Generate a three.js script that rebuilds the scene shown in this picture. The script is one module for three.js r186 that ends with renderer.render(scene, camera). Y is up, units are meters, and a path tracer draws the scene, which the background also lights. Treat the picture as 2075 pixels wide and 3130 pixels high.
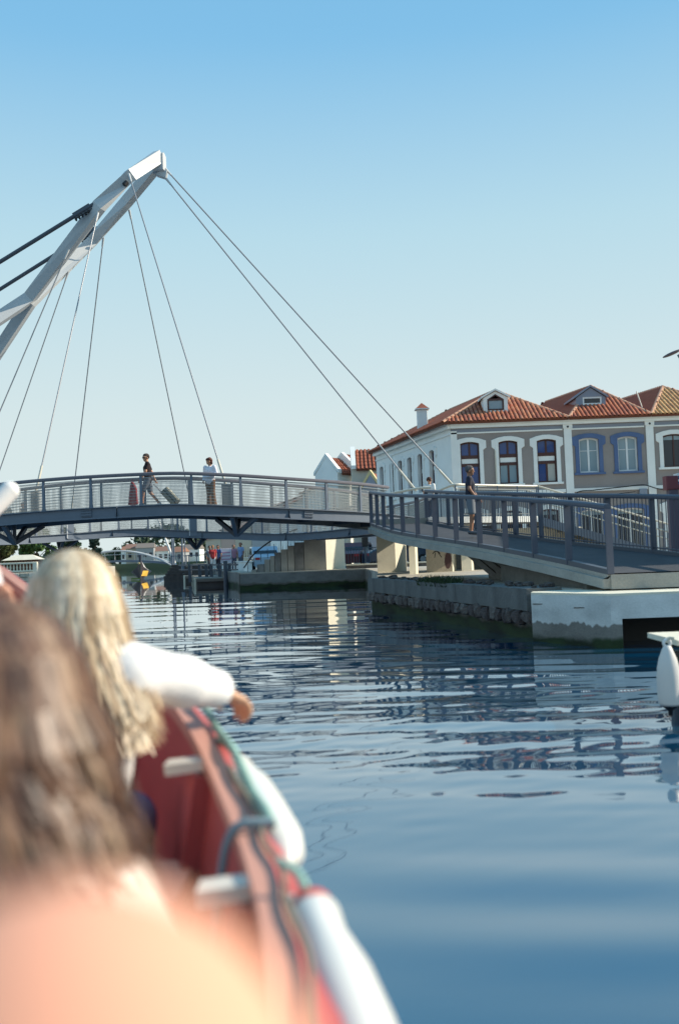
import * as THREE from 'three';
import { mergeGeometries } from 'three/addons/utils/BufferGeometryUtils.js';

// ---------------------------------------------------------------- camera, sky, sun, exposure
const scene = new THREE.Scene();
const camera = new THREE.PerspectiveCamera(54.43, 678 / 1024, 0.03, 1500);
camera.position.set(0, 1.6, 0);
camera.rotation.order = 'YXZ';
camera.rotation.set(0.04302, 0, -0.0384);
camera.focus = 34;
camera.userData.fStop = 1.55;
scene.add(camera);

const EXPOSURE = 1.2;
const SUN = new THREE.Vector3(0.83, 0.54, -0.11).normalize();
{
  const w = 256, h = 256, data = new Float32Array(w * h * 4);
  const stops = [[-90, .30, .36, .40], [-4, .40, .50, .55], [0, .60, .685, .68], [8, .56, .665, .68], [18, .40, .595, .69], [28, .19, .44, .675], [40, .14, .37, .61], [60, .12, .33, .57], [90, .11, .31, .55]];
  for (let j = 0; j < h; j++) {
    const el = ((j + .5) / h - .5) * 180;
    let k = 0; while (k < stops.length - 2 && el > stops[k + 1][0]) k++;
    const a = stops[k], b = stops[k + 1];
    let t = Math.min(1, Math.max(0, (el - a[0]) / (b[0] - a[0])));
    for (let i = 0; i < w; i++) {
      const o = (j * w + i) * 4;
      for (let c = 0; c < 3; c++) data[o + c] = a[c + 1] + (b[c + 1] - a[c + 1]) * t;
      data[o + 3] = 1;
    }
  }
  const sky = new THREE.DataTexture(data, w, h, THREE.RGBAFormat, THREE.FloatType);
  sky.mapping = THREE.EquirectangularReflectionMapping;
  sky.magFilter = sky.minFilter = THREE.LinearFilter;
  sky.needsUpdate = true;
  scene.background = sky;
  scene.environment = sky;
}
const sun = new THREE.DirectionalLight(new THREE.Color(1, 0.9, 0.74), 5);
sun.position.copy(SUN).multiplyScalar(120).add(new THREE.Vector3(0, 0, -40));
sun.target.position.set(0, 0, -40);
sun.castShadow = true;
sun.shadow.mapSize.set(4096, 4096);
Object.assign(sun.shadow.camera, { left: -60, right: 60, top: 60, bottom: -60, near: 1, far: 300 });
scene.add(sun, sun.target);
const renderer = new THREE.WebGLRenderer({ antialias: true });
renderer.toneMapping = THREE.LinearToneMapping;
renderer.toneMappingExposure = EXPOSURE;
renderer.shadowMap.enabled = true;
renderer.setSize(678, 1024);

// ---------------------------------------------------------------- helpers
let seed = 7;
const rnd = () => { seed = (seed + 0x6d2b79f5) | 0; let t = Math.imul(seed ^ (seed >>> 15), 1 | seed); t = (t + Math.imul(t ^ (t >>> 7), 61 | t)) ^ t; return ((t ^ (t >>> 14)) >>> 0) / 4294967296; };
const rr = (a, b) => a + (b - a) * rnd();
const V = (x, y, d) => new THREE.Vector3(x, y, -d);           // x right, y up, d metres ahead
const clamp = (x, a = 0, b = 1) => Math.min(b, Math.max(a, x));
const sstep = (a, b, x) => { const t = clamp((x - a) / (b - a)); return t * t * (3 - 2 * t); };
const lerp = (a, b, t) => a + (b - a) * t;
const deg = Math.PI / 180;

// tileable value noise
function makeNoise(s) {
  const old = seed; seed = s; const N = 64, g = Float32Array.from({ length: N * N }, rnd); seed = old;
  return (x, y, period) => {
    const xi = Math.floor(x), yi = Math.floor(y), fx = x - xi, fy = y - yi, m = (v) => ((v % period) + period) % period % N;
    const a = m(xi), b = m(xi + 1), c = m(yi), d = m(yi + 1), u = fx * fx * (3 - 2 * fx), v = fy * fy * (3 - 2 * fy);
    return lerp(lerp(g[c * N + a], g[c * N + b], u), lerp(g[d * N + a], g[d * N + b], u), v);
  };
}
function fbm(n, u, v, base, oct = 4) { let s = 0, a = .5, t = 0; for (let k = 0; k < oct; k++) { const p = base << k; s += a * n(u * p, v * p, p); t += a; a *= .5; } return s / t; }
function tex(size, fn, srgb = true, metres = 2) {
  const d = new Uint8Array(size * size * 4);
  for (let j = 0; j < size; j++) for (let i = 0; i < size; i++) {
    const c = fn((i + .5) / size, (j + .5) / size), o = (j * size + i) * 4;
    d[o] = clamp(c[0]) * 255; d[o + 1] = clamp(c[1]) * 255; d[o + 2] = clamp(c[2]) * 255; d[o + 3] = 255;
  }
  const t = new THREE.DataTexture(d, size, size);
  t.wrapS = t.wrapT = THREE.RepeatWrapping; t.magFilter = THREE.LinearFilter; t.minFilter = THREE.LinearMipmapLinearFilter; t.generateMipmaps = true;
  if (srgb) t.colorSpace = THREE.SRGBColorSpace;
  t.repeat.set(1 / metres, 1 / metres); t.needsUpdate = true;
  return t;
}
const lin2s = (x) => x <= .0031308 ? x * 12.92 : 1.055 * Math.pow(x, 1 / 2.4) - .055;
// mottled surface: base colour (linear) with patches, speckle and streaks of its own
function mottled(s, rgb, { amp = .25, speck = .15, base = 4, metres = 2, tint = [1, 1, 1], size = 256, stretch = 1 } = {}) {
  const n = makeNoise(s), m = makeNoise(s + 91);
  return tex(size, (u, v) => {
    const p = fbm(n, u * stretch, v, base, 5) - .5, q = m(u * 128, v * 128, 64) - .5;
    const k = 1 + p * 2 * amp + q * speck;
    return rgb.map((c, i) => lin2s(clamp(c * k * (1 + (tint[i] - 1) * clamp(.5 + p * 2)))));
  }, true, metres);
}
const bumpTex = (s, base = 8, metres = 1, size = 256) => { const n = makeNoise(s); return tex(size, (u, v) => { const g = fbm(n, u, v, base, 4); return [g, g, g]; }, false, metres); };
const BUMP_FINE = bumpTex(501, 16, .6), BUMP_ROUGH = bumpTex(502, 8, 1.2);
function mat(rgb, o = {}) { const m = new THREE.MeshPhysicalMaterial({ roughness: .7, side: THREE.DoubleSide, ...o }); m.color.setRGB(...rgb); return m; }
function matT(map, o = {}) { return new THREE.MeshPhysicalMaterial({ roughness: .85, map, side: THREE.DoubleSide, bumpMap: BUMP_FINE, bumpScale: .003, ...o }); }

// geometry makers
function norm(g) {
  g = g.index ? g.toNonIndexed() : g;
  const o = new THREE.BufferGeometry();
  o.setAttribute('position', g.attributes.position);
  if (!g.attributes.normal) g.computeVertexNormals();
  o.setAttribute('normal', g.attributes.normal);
  if (g.attributes.color) o.setAttribute('color', g.attributes.color);
  if (g.userData.keepUV) { o.setAttribute('uv', g.attributes.uv); o.userData.keepUV = true; }
  return o;
}
function boxUV(g) {
  if (g.userData.keepUV) return g;
  const p = g.attributes.position, n = g.attributes.normal, uv = new Float32Array(p.count * 2);
  for (let i = 0; i < p.count; i += 3) {
    let ax = 0, ay = 0, az = 0;
    for (let k = 0; k < 3; k++) { ax += n.getX(i + k); ay += n.getY(i + k); az += n.getZ(i + k); }
    ax = Math.abs(ax); ay = Math.abs(ay); az = Math.abs(az);
    for (let k = 0; k < 3; k++) {
      const x = p.getX(i + k), y = p.getY(i + k), z = p.getZ(i + k), o = (i + k) * 2;
      if (ay >= ax && ay >= az) { uv[o] = x; uv[o + 1] = z; } else if (ax >= az) { uv[o] = z; uv[o + 1] = y; } else { uv[o] = x; uv[o + 1] = y; }
    }
  }
  g.setAttribute('uv', new THREE.BufferAttribute(uv, 2));
  return g;
}
function merged(gs) {
  gs = (Array.isArray(gs) ? gs : [gs]).map(norm);
  const keep = gs.every((g) => g.userData.keepUV);
  if (!keep) gs.forEach((g) => { g.deleteAttribute('uv'); g.userData.keepUV = false; });
  const g = gs.length === 1 ? gs[0] : mergeGeometries(gs);
  g.userData.keepUV = keep;
  return boxUV(g);
}
const used = {};
function numbered(n) { const k = used[n] = (used[n] ?? -1) + 1; return k ? n + '_' + String(k).padStart(3, '0') : n; }
function mesh(name, gs, m, parent) {
  const o = new THREE.Mesh(gs.isReady ? gs.g : merged(gs), m);
  o.castShadow = o.receiveShadow = true;
  o.name = parent ? name : numbered(name);
  (parent || scene).add(o);
  return o;
}
const ready = (gs) => ({ isReady: true, g: merged(gs) });      // one geometry shared by many pieces
function tag(o, label, category, group) { o.userData.label = label; o.userData.category = category; if (group) o.userData.group = group; return o; }
function thing(name, label, category, pos = [0, 0, 0], turn = 0, group) {
  const o = new THREE.Group(); o.name = numbered(name); o.position.set(pos[0], pos[1], -pos[2]); o.rotation.y = turn; scene.add(o);
  return tag(o, label, category, group);
}
function part(name, parent) { const o = new THREE.Group(); o.name = name; parent.add(o); return o; }
const structure = (o) => { o.userData.kind = 'structure'; return o; };
const stuff = (o) => { o.userData.kind = 'stuff'; return o; };

const box = (w, h, d, x = 0, y = 0, z = 0, ry = 0) => { const g = new THREE.BoxGeometry(w, h, d); if (ry) g.rotateY(ry); g.translate(x, y, z); return g; };
// chamfered box
function cbox(w, h, d, c = .02, x = 0, y = 0, z = 0, ry = 0) {
  const s = new THREE.Shape(); const a = w / 2 - c, b = h / 2 - c;
  s.moveTo(-a, -b); s.lineTo(a, -b); s.lineTo(a, b); s.lineTo(-a, b); s.closePath();
  const g = new THREE.ExtrudeGeometry(s, { depth: Math.max(.001, d - 2 * c), bevelEnabled: true, bevelSize: c, bevelThickness: c, bevelSegments: 1, curveSegments: 1 });
  g.translate(0, 0, -(d - 2 * c) / 2); if (ry) g.rotateY(ry); g.translate(x, y, z); return g;
}
const _m = new THREE.Matrix4();
function frameAt(a, b, up = new THREE.Vector3(0, 1, 0)) {       // z axis along a->b
  const z = b.clone().sub(a).normalize(); let u = up.clone(); if (Math.abs(u.dot(z)) > .999) u = new THREE.Vector3(1, 0, 0);
  const x = u.clone().cross(z).normalize(), y = z.clone().cross(x);
  return new THREE.Matrix4().makeBasis(x, y, z).setPosition(a.clone().add(b).multiplyScalar(.5));
}
function bar(a, b, w, h = w, up) { const g = new THREE.BoxGeometry(w, h, a.distanceTo(b)); g.applyMatrix4(frameAt(a, b, up)); return g; }
function rod(a, b, r, r2 = r, seg = 8) { const g = new THREE.CylinderGeometry(r2, r, a.distanceTo(b), seg); g.rotateX(Math.PI / 2); g.applyMatrix4(frameAt(a, b)); return g; }
function tube(pts, r, seg = 8, n = pts.length * 6, closed = false) { return new THREE.TubeGeometry(new THREE.CatmullRomCurve3(pts, closed, 'centripetal'), n, r, seg, closed); }
function quads(list) {                                           // list of [a,b,c,d] THREE.Vector3
  const p = []; for (const [a, b, c, d] of list) p.push(a, b, c, ...(d ? [a, c, d] : []));
  const g = new THREE.BufferGeometry().setFromPoints(p); g.computeVertexNormals(); return g;
}
function slab(pts, y0, y1) {                                     // pts [[x,d]...] plan outline
  const s = new THREE.Shape(pts.map(([x, d]) => new THREE.Vector2(x, d)));
  const g = new THREE.ExtrudeGeometry(s, { depth: y1 - y0, bevelEnabled: false });
  g.rotateX(-Math.PI / 2); g.translate(0, y0, 0); return g;
}
// sweep of a closed profile [[r, y]...] (side offset, up) along frames {p, side}
function sweep(frames, profile, caps = true) {
  const q = [], at = (f, [s, y]) => f.p.clone().addScaledVector(f.side, s).add(new THREE.Vector3(0, y, 0));
  for (let i = 0; i < frames.length - 1; i++) for (let k = 0; k < profile.length; k++) {
    const a = profile[k], b = profile[(k + 1) % profile.length];
    q.push([at(frames[i], a), at(frames[i], b), at(frames[i + 1], b), at(frames[i + 1], a)]);
  }
  if (caps) for (const f of [frames[0], frames[frames.length - 1]]) { for (let k = 1; k < profile.length - 1; k++) q.push([at(f, profile[0]), at(f, profile[k]), at(f, profile[k + 1])]); }
  return quads(q);
}
const rectP = (s0, s1, y0, y1) => [[s0, y0], [s1, y0], [s1, y1], [s0, y1]];

// ---------------------------------------------------------------- materials
const M = {
  navy: matT(mottled(10, [.07, .082, .115], { amp: .18, speck: .06, metres: 3 }), { roughness: .5, bumpScale: .001 }),
  paint: matT(mottled(11, [.135, .165, .21], { amp: .18, speck: .06, metres: 3 }), { roughness: .5, bumpScale: .001 }),
  paintDark: mat([.075, .085, .105], { roughness: .5 }),
  railTop: mat([.15, .14, .16], { roughness: .42 }),
  railPale: mat([.62, .58, .48], { roughness: .35 }),
  mast: matT(mottled(12, [.55, .56, .56], { amp: .08, speck: .04, metres: 3 }), { roughness: .45, bumpScale: .0005 }),
  wire: mat([.30, .32, .32], { roughness: .45, metalness: .3 }),
  cable: mat([.33, .33, .34], { roughness: .4, metalness: .4 }),
  deck: matT(mottled(13, [.26, .245, .215], { amp: .3, speck: .2, metres: 2 })),
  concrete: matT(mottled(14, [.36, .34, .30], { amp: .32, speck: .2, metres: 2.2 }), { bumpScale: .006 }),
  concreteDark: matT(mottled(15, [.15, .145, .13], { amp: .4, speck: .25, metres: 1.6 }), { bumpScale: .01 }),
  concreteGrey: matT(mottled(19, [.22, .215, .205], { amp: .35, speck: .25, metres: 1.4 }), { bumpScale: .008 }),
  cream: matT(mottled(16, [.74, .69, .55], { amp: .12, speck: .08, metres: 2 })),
  stone: [matT(mottled(17, [.10, .08, .072], { amp: .5, speck: .3, metres: .7 }), { bumpScale: .02, bumpMap: BUMP_ROUGH }), matT(mottled(18, [.14, .12, .108], { amp: .5, speck: .3, metres: .7 }), { bumpScale: .02, bumpMap: BUMP_ROUGH }), matT(mottled(20, [.075, .057, .054], { amp: .5, speck: .3, metres: .7 }), { bumpScale: .02, bumpMap: BUMP_ROUGH })],
  pave: matT(mottled(21, [.42, .39, .33], { amp: .25, speck: .2, metres: 3 })),
  plasterGrey: matT(mottled(22, [.30, .265, .25], { amp: .1, speck: .12, metres: 2.5 })),
  plasterWhite: matT(mottled(23, [.86, .87, .84], { amp: .08, speck: .05, metres: 3 })),
  plasterCream: matT(mottled(24, [.55, .52, .44], { amp: .1, speck: .06, metres: 3 })),
  trim: matT(mottled(25, [.84, .85, .82], { amp: .06, speck: .04, metres: 2 })),
  trimBlue: matT(mottled(26, [.095, .15, .29], { amp: .15, speck: .06, metres: 2 })),
  frieze: mat([.24, .27, .33], { roughness: .8 }),
  frameRed: mat([.065, .018, .016], { roughness: .4 }),
  frameWhite: mat([.75, .77, .77], { roughness: .4 }),
  glassBlue: mat([.03, .07, .22], { roughness: .06 }),
  glassDark: mat([.02, .028, .04], { roughness: .06 }),
  glassPale: mat([.24, .33, .38], { roughness: .08 }),
  curtain: mat([.46, .46, .42], { roughness: .9 }),
  roofUnder: matT(mottled(27, [.16, .055, .032], { amp: .3, speck: .2, metres: 1.5 })),
  tile: [[.43, .135, .06], [.36, .10, .05], [.48, .18, .085], [.31, .09, .05], [.40, .16, .09]].map((c, i) => matT(mottled(30 + i, c, { amp: .35, speck: .25, metres: .6, size: 128 }), { roughness: .8 })),
  tilePale: [[.50, .29, .12], [.44, .24, .11]].map((c, i) => matT(mottled(36 + i, c, { amp: .35, speck: .25, metres: .6, size: 128 }))),
  ridge: matT(mottled(38, [.56, .30, .19], { amp: .3, speck: .2, metres: .6, size: 128 })),
  skin: mat([.52, .27, .17], { roughness: .55, sheen: .2 }),
  white: mat([.78, .77, .74], { roughness: .6 }),
  black: mat([.012, .012, .014], { roughness: .5 }),
  tyre: mat([.018, .018, .018], { roughness: .9 }),
};

// ---------------------------------------------------------------- water
{
  const n1 = makeNoise(201), n2 = makeNoise(202);
  const waves = [];
  const add = (lam, amp, dir) => waves.push({ k: 2 * Math.PI / lam, amp, cx: Math.sin(dir * deg), cz: Math.cos(dir * deg), ph: rr(0, 6.28), lam });
  seed = 44;
  for (let i = 0; i < 7; i++) add(rr(1.7, 4.2), rr(.0018, .0034), rr(-26, 22));
  for (let i = 0; i < 14; i++) add(rr(.42, 1.1), rr(.0009, .0015), rr(-26, 24));
  for (let i = 0; i < 14; i++) add(rr(.2, .42), rr(.00022, .0004), rr(-45, 45));
  const cols = [], A = 25;
  for (let i = 0; i <= 300; i++) cols.push((-A + 2 * A * i / 300) * deg);
  for (let i = 1; i < 44; i++) cols.push((A + (360 - 2 * A) * i / 44) * deg);
  const C = cols.length;
  const rows = [];
  for (let d = .25; d < 2.4; d *= 1.12) rows.push(d);
  const F = 995 * 1.6; for (let px = F / 2.4; px > F / 140; px -= .72) rows.push(F / px);
  for (let d = rows[rows.length - 1] * 1.1; d < 1400; d *= 1.25) rows.push(d);
  const pos = new Float32Array(rows.length * C * 3), idx = [];
  rows.forEach((d, j) => {
    const gap = j ? d - rows[j - 1] : .1;
    cols.forEach((a, i) => {
      const x = d * Math.sin(a), z = -d * Math.cos(a);
      let y = 0;
      const calm = .55 + .9 * fbm(n1, x / 26 + .3, z / 26 + .1, 4, 2), gust = .35 + 1.3 * fbm(n2, x / 40, z / 18, 4, 3);
      for (const w of waves) {
        const fade = clamp((w.lam / gap - 2.2) / 3); if (fade <= 0) continue;
        const g = w.lam < .6 ? gust * sstep(4, 9, d) : w.lam < 1.6 ? gust * lerp(.65, 1.15, sstep(4, 10, d)) : calm;
        y += w.amp * fade * g * Math.sin(w.k * (x * w.cx + z * w.cz) + w.ph + 1.6 * n1(x * .25 + 9, z * .25, 64));
      }
      const o = (j * C + i) * 3; pos[o] = x; pos[o + 1] = y; pos[o + 2] = z;
    });
  });
  for (let j = 0; j < rows.length - 1; j++) for (let i = 0; i < C; i++) {
    const a = j * C + i, b = j * C + (i + 1) % C, c = a + C, d = b + C;
    idx.push(a, b, d, a, d, c);
  }
  const g = new THREE.BufferGeometry();
  g.setAttribute('position', new THREE.BufferAttribute(pos, 3)); g.setIndex(idx); g.computeVertexNormals();
  const uv = new Float32Array(rows.length * C * 2);
  for (let i = 0; i < rows.length * C; i++) { uv[i * 2] = pos[i * 3] * .45; uv[i * 2 + 1] = pos[i * 3 + 2]; }
  g.setAttribute('uv', new THREE.BufferAttribute(uv, 2));
  const ripple = bumpTex(203, 8, 3.0, 512);
  const m = mat([.006, .062, .13], { roughness: .03, ior: 1.45, clearcoat: 1, clearcoatRoughness: .02, bumpMap: ripple, bumpScale: .0022 });
  const o = new THREE.Mesh(g, m); o.name = 'canal_water'; o.receiveShadow = true; structure(o);
  o.userData.label = 'rippled blue canal water'; scene.add(o);
}

// ---------------------------------------------------------------- quays and ground
// tidal wall: pale concrete above, brown tide stain below it, algae at the waterline; v runs with height (y from -0.5 to 1.5)
function tideTexture(s, top, line, algae) {
  const n = makeNoise(s), m = makeNoise(s + 5);
  const t = tex(512, (u, v) => {
    const y = v * 2 - .5;
    const e = (fbm(n, u, v, 8, 5) - .5), drip = (fbm(m, u, v * .15, 16, 4) - .5), sp = m(u * 200, v * 200, 64) - .5;
    const l1 = line + e * .07 + drip * .16 + (m(u * 90, v * 12, 64) - .5) * .05, l2 = algae + e * .16 + drip * .1;
    let c = top.map((k) => k * (1 + e * .55 + sp * .16 + drip * .25));
    const st = [.13, .115, .095].map((k, i) => lerp(k, top[i], .12) * (1 + e * .9 + sp * .3)), al = [.014, .028, .007].map((k) => k * (1 + e * 2.2 + sp * .5));
    const a = sstep(l1 + .02, l1 - .02, y), b = sstep(l2 + .05, l2 - .05, y);
    c = c.map((k, i) => lerp(lerp(k, st[i], a), al[i], b));
    return c.map((k) => lin2s(clamp(k)));
  }, true, 1);
  t.repeat.set(1 / 4, 1 / 2); t.offset.set(0, .25);
  return t;
}
function wallStrip(pts, y0, y1) {                               // vertical wall along a plan line, uv in metres
  const q = [], uv = []; let s = 0;
  for (let i = 0; i < pts.length - 1; i++) {
    const [ax, ad] = pts[i], [bx, bd] = pts[i + 1], L = Math.hypot(bx - ax, bd - ad);
    q.push([V(ax, y0, ad), V(bx, y0, bd), V(bx, y1, bd), V(ax, y1, ad)]);
    uv.push(s, y0, s + L, y0, s + L, y1, s, y0, s + L, y1, s, y1); s += L;
  }
  const g = quads(q); g.setAttribute('uv', new THREE.Float32BufferAttribute(uv, 2)); g.userData.keepUV = true; return g;
}
const tideBlock = matT(tideTexture(61, [.62, .625, .60], .36, .12), { bumpMap: null });
const tideQuay = matT(tideTexture(64, [.19, .185, .175], .30, .22), { bumpMap: null });
const QY = .85;
{
  const bank = [[.95, 29], [1.15, 33], [1.5, 40], [1.35, 46], [1.2, 51.3], [-5.3, 52.1], [-5.95, 57], [-7.2, 62], [-10, 78], [-17, 120], [-32, 215], [120, 215], [120, 17.6], [4.3, 17.6], [3.35, 17.5]];
  const q = structure(mesh('quay', slab(bank, -1.2, QY), M.pave));
  q.userData.label = 'paved right bank of the canal';
  // facing of the quay walls along the water
  const face = structure(mesh('quay_wall', [wallStrip(bank.slice(3, 6).map(([x, d]) => [x - .02, d - .03]), -.6, QY - .06), wallStrip(bank.slice(5, 10).map(([x, d]) => [x - .04, d - .02]), -.6, QY - .04)], tideQuay));
  face.userData.label = 'stained quay wall along the water';
  // low concrete front of the near quay with a coping, its stones and algae
  const A = [.95, 29], B = [3.35, 17.4], L = Math.hypot(B[0] - A[0], B[1] - A[1]), ux = (B[0] - A[0]) / L, ud = (B[1] - A[1]) / L, nx = ud, nd = -ux; // outward normal (towards water)
  const pt = (s, o = 0) => [A[0] + ux * s + nx * o, A[1] + ud * s + nd * o];
  const w = thing('quay_edge', 'low dark quay front with a row of rough stones above green algae', 'quay', [0, 0, 0]);
  const pcs = 3, copingM = matT(mottled(44, [.125, .125, .12], { amp: .4, speck: .3, metres: 1.2 }), { bumpScale: .008 });
  for (let i = 0; i < pcs; i++) {
    const s0 = L * i / pcs + (i ? .012 : -.25), s1 = L * (i + 1) / pcs - .012;
    const a = pt(s0, .16), b = pt(s1, .16), c = pt(s1, -.5), e = pt(s0, -.5);
    mesh('coping', slab([a, b, c, e].map((p) => p), .5, QY + .035), copingM, w);
  }
  mesh('algae_wall', wallStrip([pt(-.3, .05), pt(L * .25, .06), pt(L * .5, .05), pt(L + .1, .05)], -.6, .5), tideQuay, w);
  const stoneG = [0, 1, 2].map((k) => {
    const g = new THREE.IcosahedronGeometry(1, 1), p = g.attributes.position;
    for (let i = 0; i < p.count; i++) { const v = new THREE.Vector3().fromBufferAttribute(p, i); for (const ax of ['x', 'y', 'z']) v[ax] = Math.sign(v[ax]) * Math.pow(Math.abs(v[ax]), .55) * (1 + .16 * Math.sin(v.x * 5 + k * 2 + v.y * 7 + v.z * 4)); p.setXYZ(i, v.x, v.y, v.z); }
    g.computeVertexNormals(); return ready(g);
  });
  for (let s = -.2; s < L - .1;) {
    const len = rr(.26, .46); const [x, d] = pt(s + len / 2, .1 + rr(-.02, .03));
    const o = mesh('stone', stoneG[Math.floor(rr(0, 3))], M.stone[Math.floor(rr(0, 3))], w);
    o.scale.set(.11, rr(.11, .15), len / 2 * .96); o.position.set(x, .37 + rr(-.02, .02), -d); o.rotation.y = Math.atan2(ux, -ud) + rr(-.06, .06);
    s += len;
  }
  // rubble on top of the quay edge
  for (let i = 0; i < 60; i++) {
    const s = rr(0, L), [x, d] = pt(s, rr(-.45, -.05)), k = rr(.03, .085);
    const o = mesh('pebble', stoneG[i % 3], M.stone[i % 3], w); o.scale.set(k * 1.2, k * .7, k); o.position.set(x, QY + .03 + k * .4, -d); o.rotation.y = rr(0, 3);
  }
  // weeds on the edge
  const blades = [];
  for (let i = 0; i < 900; i++) {
    const s = 6.2 + rr(-1.15, 1.15), [x, d] = pt(s, rr(-.3, .2)), h = rr(.05, .2), a = rr(0, 6.28), lx = rr(-.1, .1), lz = rr(-.1, .1), b = V(x, QY + (rnd() < .35 ? -.05 : .03), d), wv = new THREE.Vector3(Math.cos(a) * .012, 0, Math.sin(a) * .012);
    blades.push([b.clone().sub(wv), b.clone().add(wv), b.clone().add(new THREE.Vector3(lx, h, lz))]);
  }
  tag(stuff(mesh('weeds', quads(blades), mat([.03, .05, .015], { roughness: .9 }))), 'dark weeds growing over the quay edge', 'weeds');
}
{ // white concrete block at the foot of the ramp
  const P = [[3.2, 17.02], [4.15, 15.54], [7.6, 15.5], [9.5, 18.6], [3.6, 18.4]];
  const t = thing('concrete_block', 'white concrete block with a dark tide stain at the foot of the ramp', 'concrete block', [0, 0, 0]);
  mesh('wall', wallStrip([P[4], P[0], P[1]], -1, .8), tideBlock, t);
  mesh('overhang', [wallStrip([P[1], P[2], P[3]], .44, .8), wallStrip([P[1], [4.32, 15.54]], -1, .44)], tideBlock, t);
  mesh('recess', quads([[V(4.32, -1, 15.54), V(4.6, -1, 16.5), V(4.6, .44, 16.5), V(4.32, .44, 15.54)], [V(4.6, -1, 16.5), V(9.5, -1, 16.6), V(9.5, .44, 16.6), V(4.6, .44, 16.5)], [V(4.15, .44, 15.54), V(7.6, .44, 15.5), V(9.5, .44, 18.6), V(4.6, .44, 16.6)]]), mat([.022, .022, .022], { roughness: .7 }), t);  // near black: shade under the overhang put into the colour of the recess
  mesh('cap', slab(P.map(([x, d]) => [x, d]), .8, .835), M.cream, t);
  for (const [u, y] of [[.08, .64], [.62, .6]]) { const x = lerp(P[0][0], P[1][0], u), d = lerp(P[0][1], P[1][1], u); mesh('iron_cramp', bar(V(x - .06, y, d + .08), V(x + .07, y + .004, d - .1), .016, .012), M.black, t); }
}

// ---------------------------------------------------------------- circular footbridge
const RC = [-7.2, 43.2], RO = 11, RI = 8.8;
const RY = [[-50, 1.22], [-24, 1.38], [-9, 1.45], [3, 1.48], [10, 1.485], [19, 1.40], [32, 1.25], [49, 1.12], [70, .97], [90, .93], [125, .86], [152, .83], [173, 1.065], [184, 1.19], [200, 1.37], [209, 1.36], [221, 1.24], [242, 1.09], [270, 1.06], [310, 1.22]];
function ringY(phi) {                                            // top of the deck
  let p = ((phi + 50) % 360 + 360) % 360 - 50; const n = RY.length;
  let i = n - 1; for (let k = 0; k < n; k++) if (p >= RY[k][0]) i = k;
  const get = (k) => { const w = Math.floor(k / n), q = ((k % n) + n) % n; return [RY[q][0] + 360 * w, RY[q][1]]; };
  const [a0, v0] = get(i - 1), [a1, v1] = get(i), [a2, v2] = get(i + 1), [a3, v3] = get(i + 2), t = (p - a1) / (a2 - a1);
  const m1 = (v2 - v0) / (a2 - a0) * (a2 - a1), m2 = (v3 - v1) / (a3 - a1) * (a2 - a1), t2 = t * t, t3 = t2 * t;
  return 1.6 + .34 + (2 * t3 - 3 * t2 + 1) * v1 + (t3 - 2 * t2 + t) * m1 + (-2 * t3 + 3 * t2) * v2 + (t3 - t2) * m2;
}
const ringP = (phi, r, y = 0) => V(RC[0] + r * Math.sin(phi * deg), ringY(phi) + y, RC[1] - r * Math.cos(phi * deg));
const ringDir = (phi) => new THREE.Vector3(Math.sin(phi * deg), 0, Math.cos(phi * deg));   // outward
function ringFrames(r, p0 = 0, p1 = 360, step = 3) { const f = []; const n = Math.ceil((p1 - p0) / step); for (let i = 0; i <= n; i++) { const p = p0 + (p1 - p0) * i / n; f.push({ p: ringP(p, r), side: ringDir(p) }); } return f; }
const bridge = thing('circular_footbridge', 'steel ring footbridge hung by cables from a leaning pale mast over the canal', 'footbridge', [0, 0, 0]);
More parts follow.
